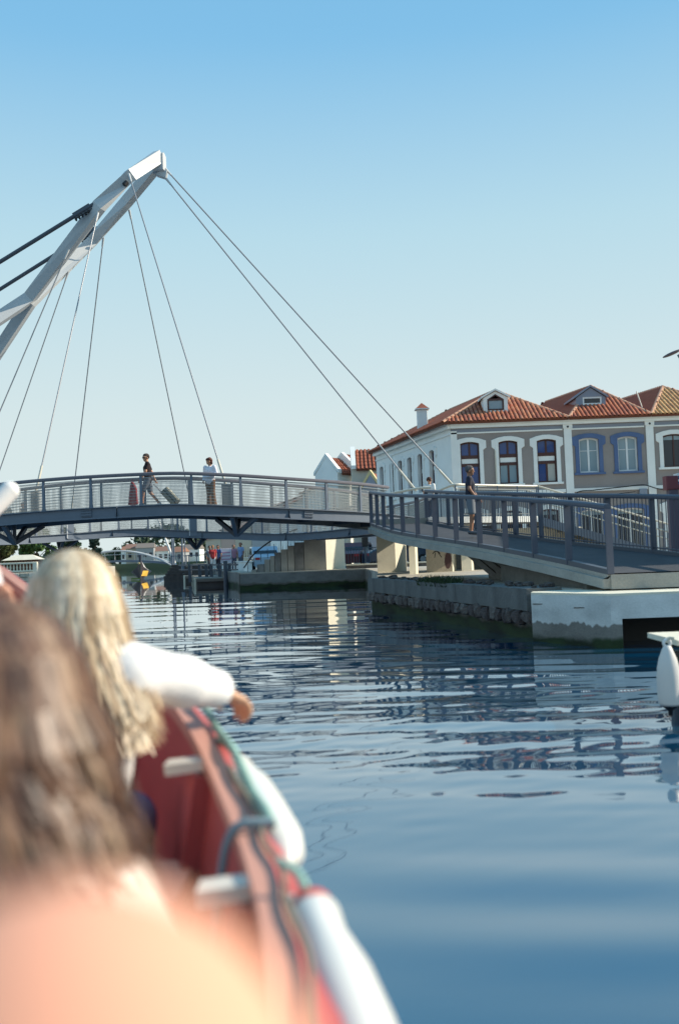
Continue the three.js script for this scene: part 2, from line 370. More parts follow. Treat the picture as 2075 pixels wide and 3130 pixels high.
{
  // deck surface as boards across the walkway
  const boards = [];
  const deckPart = mesh('deck', sweep(ringFrames(RI + .06, 0, 360, 3), rectP(0, RO - RI - .12, -.12, -.03), false), M.paintDark, bridge);
  const bmat = [M.deck, matT(mottled(41, [.22, .205, .18], { amp: .3, speck: .2 })), matT(mottled(42, [.30, .275, .235], { amp: .3, speck: .2 }))];
  for (let p = 0; p < 360; p += 3) {
    const b = mesh('deck_board', sweep([{ p: ringP(p + .06, RI + .07), side: ringDir(p + .06) }, { p: ringP(p + 2.94, RI + .07), side: ringDir(p + 2.94) }], rectP(0, RO - RI - .14, -.03, 0)), bmat[(p / 3 * 7) % 3], deckPart);
  }
  // edge channels, in welded lengths
  const ch = (s) => [[0, .03], [s * .11, .03], [s * .11, .005], [s * .02, .005], [s * .02, -.30], [s * .13, -.30], [s * .13, -.345], [0, -.345]];
  for (let k = 0; k < 12; k++) {
    mesh('edge_beam', sweep(ringFrames(RO - .06, k * 30 + .05, k * 30 + 29.95, 2.5), ch(1)), M.paint, bridge);
    mesh('edge_beam', sweep(ringFrames(RI + .06, k * 30 + .05, k * 30 + 29.95, 2.5), ch(-1)), M.paint, bridge);
  }
  // splice plates with bolts on the near outer beam
  for (const ph of [-5.2, 34, 64, 196]) {
    const pl = mesh('splice_plate', sweep(ringFrames(RO - .025, ph - .9, ph + .9, .9), rectP(0, .02, -.27, -.02)), M.paint, bridge);
    const bolts = []; for (let i = 0; i < 6; i++) for (let j = 0; j < 3; j++) { const g = new THREE.CylinderGeometry(.017, .017, .03, 6); g.rotateX(Math.PI / 2); const c = ringP(ph - .75 + i * .3, RO + .005, -.06 - j * .085); g.applyMatrix4(frameAt(c, c.clone().add(ringDir(ph)))); g.translate(-ringDir(ph).x * .5, 0, -ringDir(ph).z * .5); bolts.push(g); }
    stuff(mesh('bolts', bolts, M.paintDark, pl));
  }
  // cross ribs under the deck
  for (let p = 4; p < 360; p += 12) mesh('rib', bar(ringP(p, RI + .1, -.2), ringP(p, RO - .1, -.2), .05, .16), M.paintDark, bridge);
  // railings
  const railing = (name, r, count, phase, sgn) => {
    const R = part(name, bridge);
    for (let k = 0; k < 6; k++) mesh('handrail', sweep(ringFrames(r, sgn > 0 && k === 1 ? 80 : k * 60, sgn > 0 && k === 0 ? 56 : k * 60 + 59.97, 2.5), [[-.05, .99], [.05, .99], [.062, 1.02], [.062, 1.075], [.035, 1.1], [-.035, 1.1], [-.062, 1.075], [-.062, 1.02]]), M.railTop, R);
    for (let k = 0; k < 6; k++) mesh('tie_bar', sweep(ringFrames(r, sgn > 0 && k === 1 ? 80 : k * 60, sgn > 0 && k === 0 ? 56 : k * 60 + 59.95, 2.5), [[-.012, .925], [.012, .925], [.012, .945], [-.012, .945]]), M.wire, R);
    const st = 360 / count;
    for (let i = 0; i < count; i++) {
      const a = phase + i * st, b = a + st, pa = ringP(a, r), pb = ringP(b, r), side = ringDir(a);
      const mid = (a + st / 2 + 720) % 360; if (sgn > 0 && mid > 53 && mid < 80) continue;
      const up = new THREE.Vector3(0, 1, 0), w = .045, tan = new THREE.Vector3(side.z, 0, -side.x);
      // post: a plate that widens to its foot
      const pq = [], prof = [[0, .075], [.12, .05], [1.0, .036]];
      for (let k = 0; k < 2; k++) for (const s of [-1, 1]) {
        const [y0, w0] = prof[k], [y1, w1] = prof[k + 1], P = (y, ww, q) => pa.clone().addScaledVector(up, y).addScaledVector(tan, ww).addScaledVector(side, q);
        pq.push([P(y0, -w0, s * .03), P(y0, w0, s * .03), P(y1, w1, s * .03), P(y1, -w1, s * .03)]);
        pq.push([P(y0, s * w0, -.03), P(y0, s * w0, .03), P(y1, s * w1, .03), P(y1, s * w1, -.03)]);
      }
      mesh('post', quads(pq), M.paint, R);
      // wire mesh bay
      const wires = [], d = pb.clone().sub(pa), L = d.length(), nv = Math.round(L / .042), off = side.clone().multiplyScalar(-sgn * .035);
      const Q = (t, y) => pa.clone().addScaledVector(d, t).addScaledVector(up, y).add(off);
      for (let k = 1; k < nv; k++) wires.push(bar(Q(k / nv, .05), Q(k / nv, .925), .0085, .0085, side));
      for (let k = 0; k < 10; k++) wires.push(bar(Q(.0, .06 + k * .095), Q(1, .06 + k * .095), .013, .013));
      stuff(mesh('wire_mesh', wires, M.wire, R));
    }
  };
  railing('outer_railing', RO - .1, 42, 4.1, 1);
  railing('inner_railing', RI + .1, 37, 13.1, -1);

  // cable anchor plates and the pointed brackets under the deck
  const anchors = [-23.5, 21.7, 182.9, 224.5, -72, 262];
  for (const ph of anchors) {
    const n = ringDir(ph), t = new THREE.Vector3(n.z, 0, -n.x), s = part('cable_anchor', bridge);
    const c = ringP(ph, RI + .02), pl = new THREE.BoxGeometry(.36, 1.2, .05); pl.applyMatrix4(new THREE.Matrix4().makeBasis(t, new THREE.Vector3(0, 1, 0), n).setPosition(c.clone().add(new THREE.Vector3(0, .33, 0))));
    mesh('plate', pl, M.paint, s);
    const lit = new THREE.BoxGeometry(.05, 1.15, .09); lit.applyMatrix4(new THREE.Matrix4().makeBasis(t, new THREE.Vector3(0, 1, 0), n).setPosition(c.clone().add(new THREE.Vector3(0, .35, 0)).addScaledVector(t, .2)));
    mesh('stiffener', lit, M.mast, s);
    const tipP = ringP(ph, (RO + RI) / 2, -.9);
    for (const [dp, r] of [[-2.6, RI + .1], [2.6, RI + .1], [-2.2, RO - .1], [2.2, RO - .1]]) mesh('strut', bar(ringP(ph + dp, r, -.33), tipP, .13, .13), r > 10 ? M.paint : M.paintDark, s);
    mesh('strut_post', bar(ringP(ph, (RO + RI) / 2, -.1), tipP, .1, .1), M.paintDark, s);
  }

  // mast: two box legs that cross at a node and meet at the tip
  const mastPart = part('mast', bridge);
  const tip = V(-7.18, 18.85, 42), N1 = V(-12.84, 13.04, 42), U2 = V(-9.28, 16.16, 39.95), U3 = V(-8.01, 17.42, 40.1), L2 = V(-10.69, 16.17, 44.4), Lm = V(-8.9, 17.65, 43.6);
  const U0 = V(-16.2, 9.9, 39.7), U00 = V(-22.6, 3.4, 41.1), L0 = V(-16.4, 9.3, 44.3), L00 = V(-22.8, 3.2, 43.2), foot = V(-26, -.2, 42.1);
  const leg = (pts, w, h) => {                                   // mitred box beam along points, flat sides upright
    const fr = pts.map((p, i) => {
      const a = pts[Math.max(0, i - 1)], b = pts[Math.min(pts.length - 1, i + 1)], t = b.clone().sub(a).normalize();
      const s = new THREE.Vector3(0, 1, 0).cross(t).normalize(), u = t.clone().cross(s).normalize(); return { p, s, u };
    });
    const C = (f, k) => f.p.clone().addScaledVector(f.s, [-1, 1, 1, -1][k] * w / 2).addScaledVector(f.u, [-1, -1, 1, 1][k] * h / 2);
    for (let i = 0; i < fr.length - 1; i++) {
      const q = []; for (let k = 0; k < 4; k++) q.push([C(fr[i], k), C(fr[i], (k + 1) % 4), C(fr[i + 1], (k + 1) % 4), C(fr[i + 1], k)]);
      const seg = mesh('mast_leg', quads(q), M.mast, mastPart);
    }
  };
  const tipU = tip.clone().add(new THREE.Vector3(.06, .04, .16)), tipL = tip.clone().add(new THREE.Vector3(.02, -.10, -.14));
  leg([foot, U00, U0, N1, U2, U3, tipU], .34, .50);
  leg([foot.clone().add(new THREE.Vector3(-.2, -.3, -.3)), L00, L0, N1.clone().add(new THREE.Vector3(-.02, -.18, -.1)), L2, Lm, tipL], .34, .46);
  mesh('tip_block', cbox(.5, .78, .62, .05, tip.x + .05, tip.y - .22, tip.z), M.mast, mastPart);
  mesh('tip_lug', quads([[V(-7.1, 18.3, 41.8), V(-6.78, 18.3, 41.8), V(-6.85, 17.95, 41.8), V(-7.25, 18.1, 41.8)], [V(-7.1, 18.3, 42.1), V(-6.78, 18.3, 42.1), V(-6.85, 17.95, 42.1), V(-7.25, 18.1, 42.1)], [V(-6.78, 18.3, 41.8), V(-6.85, 17.95, 41.8), V(-6.85, 17.95, 42.1), V(-6.78, 18.3, 42.1)], [V(-7.25, 18.1, 41.8), V(-6.85, 17.95, 41.8), V(-6.85, 17.95, 42.1), V(-7.25, 18.1, 42.1)]]), M.mast, mastPart);
  mesh('mast_base', cbox(3.2, 2.2, 3.6, .1, -26, .1, -42.2), M.concreteDark, mastPart);
  // back stays with their bolted end plates
  const stay = (a, b) => {
    const s = mesh('back_stay', rod(a, b, .085, .085, 10), M.paintDark, bridge), dir = b.clone().sub(a).normalize();
    const p = a.clone().addScaledVector(dir, .35), q = a.clone().addScaledVector(dir, 1.15);
    mesh('end_plate', bar(p, q, .1, .26), M.paintDark, s);
    const teeth = []; for (let k = 0; k < 5; k++) { const c = a.clone().addScaledVector(dir, .45 + k * .15); teeth.push(box(.06, .1, .2, c.x, c.y - .17, c.z)); }
    stuff(mesh('bolts', teeth, M.black, s));
  };
  stay(V(-9.33, 16.34, 39.95), V(-36, .5, 39.0)); stay(V(-10.19, 16.86, 44.3), V(-37.6, .9, 44.6));
  mesh('stay_anchor', cbox(4, 1.6, 6, .1, -36.6, .2, -42), M.concreteDark, bridge);
  // suspension cables, with a sleeve at the foot and a fork at the mast
  const cable = (a, b, r = .026) => {
    const c = mesh('cable', rod(a, b, r, r, 6), M.cable, bridge), d = b.clone().sub(a).normalize();
    mesh('cable_fork', rod(a, a.clone().addScaledVector(d, .42), .055, .04, 6), M.mast, c);
    mesh('cable_socket', rod(b.clone().addScaledVector(d, -1.1), b, .045, .05, 6), M.railPale, c);
  };
  cable(V(-8.03, 17.4, 39.88), ringP(21.7, RI - .02, .86)); cable(V(-9.3, 15.8, 39.75), ringP(-23.5, RI - .02, .86)); cable(V(-10.75, 14.62, 40.6), ringP(-72, RI - .02, .86));
  cable(V(-8.8, 17.25, 43.55), ringP(182.9, RI - .02, .86)); cable(V(-10.1, 16.23, 44.1), ringP(224.5, RI - .02, .86)); cable(V(-11.5, 14.5, 43.3), ringP(262, RI - .02, .86));
  cable(V(-6.9, 18.42, 41.95), V(4.86, 4.1, 40.9), .03); cable(V(-6.9, 18.02, 41.95), V(3.05, 4.0, 39.2), .03);
  // drain pipe lamp fixture under the mast leg
  mesh('mast_lamp', rod(V(-8.13, 17.1, 39.95), V(-8.23, 16.97, 39.9), .1, .1, 10), M.black, mastPart);
  // lattice pier stub where the deck meets the quay
}

// ---------------------------------------------------------------- landing, near ramp, stairs
const landing = thing('bridge_landing', 'pale edged landing where the ring footbridge, ramp and stairs meet', 'landing', [0, 0, 0]);
{
  const out = [[1.12, 36.0], [2.33, 37.75], [2.75, 38.6], [3.7, 37.3], [5.75, 39.1], [7.6, 39.9], [7.5, 37.4], [4.05, 34.55], [3.02, 34.25], [1.1, 34.0]];
  mesh('floor', slab(out, 2.56, 2.76), M.deck, landing);
  const edge = [out[5], out[6], out[7], out[8]].map(([x, d]) => V(x, 2.66, d));
  for (let i = 1; i < edge.length - 1; i++) mesh('edge_beam', bar(edge[i], edge[i + 1], .08, .22), M.trim, landing);
  const rail = (pts, m = M.railPale) => mesh('handrail', tube(pts.map(([x, y, d]) => V(x, y, d)), .045, 6, pts.length * 5), m, landing);
  rail([[1.3, 3.7, 37.6], [2.2, 3.84, 36.8], [3.0, 3.92, 36.2], [3.35, 3.92, 36.15]]);
  rail([[3.45, 3.72, 35.7], [3.75, 3.82, 35.2], [4.05, 3.9, 34.8], [4.6, 3.9, 35.2], [6.0, 3.9, 36.35], [7.45, 3.9, 37.45]]);
  const bars = (a, b, n) => { for (let i = 0; i <= n; i++) { const p = a.clone().lerp(b, i / n); mesh(i % 8 ? 'baluster' : 'post', bar(p, p.clone().add(new THREE.Vector3(0, i % 8 ? 1.0 : 1.12, 0)), i % 8 ? .018 : .05, i % 8 ? .018 : .05), i % 8 ? M.wire : M.paint, landing); } mesh('bottom_rail', bar(a.clone().add(new THREE.Vector3(0, .1, 0)), b.clone().add(new THREE.Vector3(0, .1, 0)), .03, .03), M.wire, landing); mesh('top_bar', bar(a.clone().add(new THREE.Vector3(0, 1.0, 0)), b.clone().add(new THREE.Vector3(0, 1.0, 0)), .03, .03), M.wire, landing); };
  bars(V(4.08, 2.76, 34.8), V(7.42, 2.76, 37.4), 32); bars(V(3.8, 2.76, 37.3), V(5.7, 2.76, 38.98), 16);
  // stair down to the right
  const N = 12;
  for (let i = 0; i < N; i++) { const x0 = 7.55 + i * .46, y = 2.76 - (i + 1) * .155; mesh('step', box(.48, .15, 2.3, x0 + .23, y - .075, -38.65), M.concrete, landing); }
  for (const d of [37.45, 39.85]) {
    const a = V(7.5, 3.9, d), b = V(13.1, 2.02, d), dn = new THREE.Vector3(0, -.3, 0);
    mesh('stair_rail', rod(a, b, .035, .035, 6), M.railPale, landing); mesh('stair_rail', rod(a.clone().add(dn), b.clone().add(dn), .025, .025, 6), M.railPale, landing);
    mesh('stringer', bar(V(7.5, 2.6, d), V(13.1, .78, d), .08, .3), M.paint, landing);
    for (let i = 0; i <= 36; i++) { const p = a.clone().lerp(b, i / 36); mesh(i % 6 ? 'baluster' : 'post', bar(p, p.clone().add(new THREE.Vector3(0, -1.15, 0)), i % 6 ? .016 : .045), i % 6 ? M.wire : M.paint, landing); }
  }
  // wall panels under the landing
  mesh('side_wall', slab([[5.9, 37.2], [9.6, 39.6], [9.5, 39.9], [5.8, 37.5]], QY, 2.35), M.cream, landing);
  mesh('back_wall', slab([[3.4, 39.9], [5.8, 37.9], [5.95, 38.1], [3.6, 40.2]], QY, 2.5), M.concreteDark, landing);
  // piers
  const pier = (name, pts, y1, m) => mesh(name, slab(pts, QY - .3, y1), m, landing);
  pier('pier', [[1.38, 38.5], [2.1, 38.75], [2.62, 40.1], [1.6, 40.4]], 2.54, M.cream);
  pier('column', [[2.3, 33.9], [2.52, 33.98], [2.62, 34.22], [2.36, 34.22]], 2.5, M.cream);
  pier('column', [[4.35, 36.2], [4.72, 36.3], [4.86, 36.75], [4.4, 36.7]], 2.55, M.cream);
}
{ // graffiti wall between the columns: sprayed strokes on concrete
  const cv = document.createElement('canvas'); cv.width = 256; cv.height = 320; const c = cv.getContext('2d');
  c.fillStyle = '#a79c88'; c.fillRect(0, 0, 256, 320);
  seed = 91; for (let i = 0; i < 5200; i++) { const v = 140 + rr(-38, 34); c.fillStyle = `rgba(${v},${v * .94},${v * .82},.35)`; c.fillRect(rr(0, 256), rr(0, 320), rr(1, 5), rr(1, 5)); }
  c.fillStyle = '#4b3534'; c.beginPath(); c.ellipse(214, 238, 34, 62, .1, 0, 7); c.fill();
  for (let i = 0; i < 160; i++) { c.fillStyle = '#4b3534'; c.fillRect(214 + rr(-44, 40), 238 + rr(-76, 74), 3, 3); }
  c.strokeStyle = '#23211f'; c.lineWidth = 7; c.lineCap = 'round';
  const st = (f) => { c.beginPath(); f(); c.stroke(); };
  st(() => { c.moveTo(52, 30); c.bezierCurveTo(60, 90, 52, 118, 22, 126); c.lineTo(6, 112); });              // J
  st(() => { c.moveTo(84, 34); c.bezierCurveTo(88, 80, 86, 120, 84, 152); c.lineTo(120, 96); });            // L
  st(() => { c.moveTo(130, 60); c.bezierCurveTo(126, 90, 128, 120, 130, 150); });
  st(() => { c.moveTo(128, 66); c.bezierCurveTo(180, 56, 176, 104, 132, 104); });                            // P
  st(() => { c.moveTo(238, 92); c.bezierCurveTo(196, 84, 196, 112, 222, 120); c.bezierCurveTo(248, 130, 236, 152, 204, 148); }); // S
  st(() => { c.moveTo(66, 186); c.bezierCurveTo(90, 162, 120, 170, 136, 186); });
  st(() => { c.moveTo(92, 182); c.lineTo(82, 214); c.moveTo(116, 176); c.lineTo(150, 214); });
  const t = new THREE.CanvasTexture(cv); t.colorSpace = THREE.SRGBColorSpace;
  const w = thing('graffiti_wall', 'grey concrete wall with sprayed black letters under the ramp', 'wall', [0, 0, 0]);
  mesh('wall', slab([[3.03, 35.6], [3.98, 35.9], [4.2, 36.6], [3.1, 36.5]], QY - .2, 2.5), M.cream, w);
  const g = quads([[V(3.03, QY, 35.585), V(3.98, QY, 35.885), V(3.98, 2.45, 35.885), V(3.03, 2.45, 35.585)]]);
  g.setAttribute('uv', new THREE.Float32BufferAttribute([0, 0, 1, 0, 1, 1, 0, 0, 1, 1, 0, 1], 2)); g.userData.keepUV = true;
  mesh('sprayed_face', g, new THREE.MeshPhysicalMaterial({ map: t, roughness: .9, side: THREE.DoubleSide }), w).userData.label = 'face sprayed with looping black letters and a dark red blot';
}
{ // near ramp
  const N = [[1.08, 2.58, 34], [1.62, 2.17, 29], [2.24, 1.94, 25.9], [3.1, 1.67, 22.4], [4.1, 1.28, 18], [4.45, 1.12, 16.55]];
  const Fp = [[3.0, 2.58, 34.3], [3.6, 2.23, 30], [4.17, 1.98, 26.6], [5.2, 1.62, 22.2], [6.15, 1.38, 19.2], [7.15, 1.12, 16.55]];
  const cn = new THREE.CatmullRomCurve3(N.map((p) => V(...p)), false, 'centripetal'), cf = new THREE.CatmullRomCurve3(Fp.map((p) => V(...p)), false, 'centripetal');
  const K = 40, pn = cn.getSpacedPoints(K), pf = cf.getSpacedPoints(K);
  const ramp = thing('access_ramp', 'dark blue grey ramp with flat plate railings sloping down towards the white block', 'ramp', [0, 0, 0]);
  const up = (v, y) => v.clone().add(new THREE.Vector3(0, y, 0));
  const q = []; for (let i = 0; i < K; i++) { q.push([pn[i], pf[i], pf[i + 1], pn[i + 1]], [up(pn[i], -.12), up(pf[i], -.12), up(pf[i + 1], -.12), up(pn[i + 1], -.12)]); }
  mesh('ramp_deck', quads(q), matT(mottled(43, [.05, .052, .06], { amp: .25, speck: .2, metres: 1.5 })), ramp);
  const fr = (ps, qs) => ps.map((p, i) => ({ p, side: p.clone().sub(qs[i]).setY(0).normalize() }));
  const fn = fr(pn, pf), ff = fr(pf, pn);
  for (const [f, nm] of [[fn, 'near'], [ff, 'far']]) {
    mesh('edge_beam', sweep(f, [[-.02, -.02], [.05, -.02], [.05, -.09], [.13, -.09], [.13, -.25], [-.02, -.25]]), M.concrete, ramp);
    mesh('kerb', sweep(f, rectP(-.06, .05, -.018, .07)), M.paintDark, ramp);
    mesh('handrail', sweep(f, [[-.05, 1.06], [.05, 1.06], [.06, 1.09], [.06, 1.13], [.03, 1.155], [-.03, 1.155], [-.06, 1.13], [-.06, 1.09]]), M.navy, ramp);
  }
  const postOn = (curve, other, n, w) => {
    for (let i = 0; i <= n; i++) {
      const u = i / n, p = curve.getPointAt(u), t = curve.getTangentAt(u).setY(0).normalize();
      const up0 = new THREE.Vector3(0, 1, 0), s = up0.clone().cross(t), g = new THREE.BoxGeometry(w, 1.08, .03);
      g.applyMatrix4(new THREE.Matrix4().makeBasis(s, up0, t.clone()).setPosition(p.clone().add(new THREE.Vector3(0, .53, 0))));
      mesh('post', g, M.navy, ramp);
    }
  };
  postOn(cn, cf, 12, .12); postOn(cf, cn, 12, .12);
  for (let i = 0; i < 150; i++) { const p = cf.getPointAt((i + .5) / 150); mesh('baluster', bar(up(p, .05), up(p, 1.07), .014), M.navy, ramp); }
  mesh('bottom_rail', sweep(ff, rectP(-.012, .012, .1, .125)), M.navy, ramp);
  // ribbed slanting pier and retaining wall below
  for (let i = 0; i < 5; i++) { const x = 3.75 + i * .2, d = 25.2 - i * .5; mesh('slanting_fin', bar(V(x - .75, 1.85 - i * .04, d + .7), V(x + .3, QY - .05, d - .1), .34, .14), M.concreteGrey, ramp); }
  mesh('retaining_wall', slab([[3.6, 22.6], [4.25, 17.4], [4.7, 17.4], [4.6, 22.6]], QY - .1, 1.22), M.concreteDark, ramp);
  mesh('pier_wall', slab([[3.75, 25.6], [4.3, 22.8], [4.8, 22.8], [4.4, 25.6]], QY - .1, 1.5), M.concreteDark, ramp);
  mesh('end_beam', slab([[4.44, 16.5], [7.16, 16.5], [7.1, 17.3], [4.5, 17.3]], QY + .01, 1.1), M.concrete, ramp);
  const pav = structure(mesh('pavement', slab([[7.2, 16.54], [26, 16.5], [26, 30], [8.6, 30], [7.25, 16.7]], QY - .02, 1.0), M.pave)); pav.userData.label = 'raised pavement at the foot of the ramp';
}
{ // far quay: stepped concrete stair wall and the sunlit pier end
  const s = thing('stair_wall', 'stepped grey concrete stair wall with a sunlit end under the far deck', 'stair wall', [.05, 0, -1.9]);
  const X = [-4.8, -4.5, -4.1, -3.8, -3.55, -3.23, -2.87, -2.5, -2.0, -.85], T = [.98, 1.26, 1.5, 1.68, 1.85, 2.0, 2.18, 2.34, 2.52];
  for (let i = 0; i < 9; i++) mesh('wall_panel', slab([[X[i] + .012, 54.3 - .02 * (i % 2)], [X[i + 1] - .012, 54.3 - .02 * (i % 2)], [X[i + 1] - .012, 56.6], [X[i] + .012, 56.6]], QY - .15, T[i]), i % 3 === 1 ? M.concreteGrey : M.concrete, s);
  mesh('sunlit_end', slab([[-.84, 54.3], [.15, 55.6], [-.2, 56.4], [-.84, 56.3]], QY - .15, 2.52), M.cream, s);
  mesh('handrail', tube([V(-5.2, 1.1, 54.5), V(-4.7, 1.75, 54.5), V(-4.0, 2.3, 54.5), V(-3.2, 2.75, 54.5), V(-2.3, 3.05, 54.5)], .04, 6), M.black, s);
  for (let i = 0; i < 8; i++) { const x = -5 + i * .36; mesh('baluster', bar(V(x, T[Math.min(8, i)] - .1, 54.5), V(x, 1.35 + i * .24, 54.5), .03), M.paintDark, s); }
  const k = thing('low_quay_wall', 'low sunlit wall with a pale top on the far quay', 'wall', [.05, 0, -1.9]);
  mesh('wall', slab([[.2, 54.2], [6.5, 53.2], [6.5, 53.6], [.2, 54.6]], QY - .1, 1.02), M.stone[1], k);
  mesh('coping', slab([[.18, 54.15], [6.5, 53.15], [6.5, 53.65], [.18, 54.65]], 1.02, 1.09), M.cream, k);
}

// ---------------------------------------------------------------- buildings
const UD = new THREE.Vector3(-.25, 0, -.968).normalize();        // the plots run back along this line
const basis = (o, x) => { const y = new THREE.Vector3(0, 1, 0), z = x.clone().cross(y).normalize(); return new THREE.Matrix4().makeBasis(x, y, z).setPosition(o); };
function archPath(P, x0, x1, y0, y1, rise) { P.moveTo(x0, y0); P.lineTo(x1, y0); P.lineTo(x1, y1 - rise); if (rise) P.quadraticCurveTo((x0 + x1) / 2, y1 + rise * .9, x0, y1 - rise); P.closePath(); return P; }
function wallPlane(parent, name, m, mtx, L, y0, y1, holes, thick = .3) {
  const s = new THREE.Shape(); s.moveTo(0, y0); s.lineTo(L, y0); s.lineTo(L, y1); s.lineTo(0, y1); s.closePath();
  for (const h of holes) s.holes.push(archPath(new THREE.Path(), h.x - h.w / 2, h.x + h.w / 2, h.y, h.y + h.h, h.rise ?? .1));
  const g = new THREE.ExtrudeGeometry(s, { depth: thick, bevelEnabled: false, curveSegments: 5 }); g.translate(0, 0, -thick); g.applyMatrix4(mtx);
  return mesh(name, g, m, parent);
}
const plateG = (shape, depth, z, mtx, bevel = 0) => { const g = new THREE.ExtrudeGeometry(shape, { depth, bevelEnabled: bevel > 0, bevelSize: bevel, bevelThickness: bevel, bevelSegments: 1, curveSegments: 5 }); g.translate(0, 0, z); g.applyMatrix4(mtx); return g; };
const bx = (mtx, x0, x1, y0, y1, z0, z1) => { const g = new THREE.BoxGeometry(x1 - x0, y1 - y0, z1 - z0); g.translate((x0 + x1) / 2, (y0 + y1) / 2, (z0 + z1) / 2); g.applyMatrix4(mtx); return g; };
function windowOn(parent, mtx, h, style) {
  const w = part('window', parent), x0 = h.x - h.w / 2, x1 = h.x + h.w / 2, y0 = h.y, y1 = h.y + h.h, rise = h.rise ?? .1, f = .085;
  const fm = style.frame, o = archPath(new THREE.Shape(), x0, x1, y0, y1, rise); o.holes.push(archPath(new THREE.Path(), x0 + f, x1 - f, y0 + f, y1 - f, rise));
  mesh('frame', plateG(o, .07, -.22, mtx), fm, w);
  const cx = h.x, b = .035;
  if (style.kind === 'tall') {
    const ya = lerp(y0, y1, .69), yb = lerp(y0, y1, .61), yc = lerp(y0, y1, .50), yd = lerp(y0, y1, .43);
    mesh('transom', bx(mtx, x0 + f, x1 - f, yb, ya, -.21, -.15), fm, w); mesh('transom', bx(mtx, x0 + f, x1 - f, yd, yc, -.21, -.15), fm, w);
    mesh('blind_box', bx(mtx, x0 + f, x1 - f, yc, yb, -.2, -.17), M.plasterWhite, w);
    mesh('mullion', bx(mtx, cx - b * 1.4, cx + b * 1.4, y0 + f, yd, -.21, -.15), fm, w); mesh('mullion', bx(mtx, cx - b * 1.4, cx + b * 1.4, ya, y1 - f, -.21, -.15), fm, w);
    for (const s of [-1, 1]) {
      const a = s < 0 ? x0 + f : cx + b, c = s < 0 ? cx - b : x1 - f;
      mesh('pane', bx(mtx, a, c, ya, y1 - .04, -.20, -.19), M.glassBlue, w);
      mesh('pane', bx(mtx, a, c, y0 + f, yd, -.20, -.19), h.curtain && s > 0 ? M.curtain : (h.light ? M.glassPale : M.glassBlue), w);
    }
  } else if (style.kind === 'casement') {
    mesh('mullion', bx(mtx, cx - b * 1.5, cx + b * 1.5, y0 + f, y1 - f, -.21, -.15), fm, w);
    for (const s of [-1, 1]) { const a = s < 0 ? x0 + f : cx + b, c = s < 0 ? cx - b : x1 - f; mesh('pane', bx(mtx, a, c, y0 + f, y1 - .03, -.20, -.19), M.glassPale, w); mesh('sash_bar', bx(mtx, a, c, lerp(y0, y1, .62), lerp(y0, y1, .62) + .03, -.2, -.165), fm, w); }
  } else {
    mesh('pane', bx(mtx, x0 + f, x1 - f, y0 + f, y1 - .03, -.20, -.19), M.glassDark, w);
    mesh('mullion', bx(mtx, cx - b, cx + b, y0 + f, y1 - f, -.21, -.15), fm, w);
    mesh('blind_box', bx(mtx, x0 + f, x1 - f, y1 - .32, y1 - .1, -.19, -.16), M.glassPale, w);
  }
  if (style.surround) {
    const k = .2, s = new THREE.Shape(), ear = .17, ye = y1 - .48;
    s.moveTo(x0 - k, y0); s.lineTo(x0 - k, ye); s.lineTo(x0 - k - ear, ye + .12); s.lineTo(x0 - k - ear, y1 + .02); s.quadraticCurveTo(h.x, y1 + .42, x1 + k + ear, y1 + .02); s.lineTo(x1 + k + ear, ye + .12); s.lineTo(x1 + k, ye); s.lineTo(x1 + k, y0);
    s.lineTo(x1 + .005, y0); s.lineTo(x1 + .005, y1 - rise); if (rise) s.quadraticCurveTo(h.x, y1 + rise * .9, x0 - .005, y1 - rise); else s.lineTo(x0 - .005, y1); s.lineTo(x0 - .005, y0); s.closePath();
    mesh('surround', plateG(s, .05, .002, mtx, .012), style.surround, w);
    mesh('sill', bx(mtx, x0 - k - .1, x1 + k + .1, y0 - .12, y0 - .004, -.2, .13), style.surround, w);
  }
  return w;
}
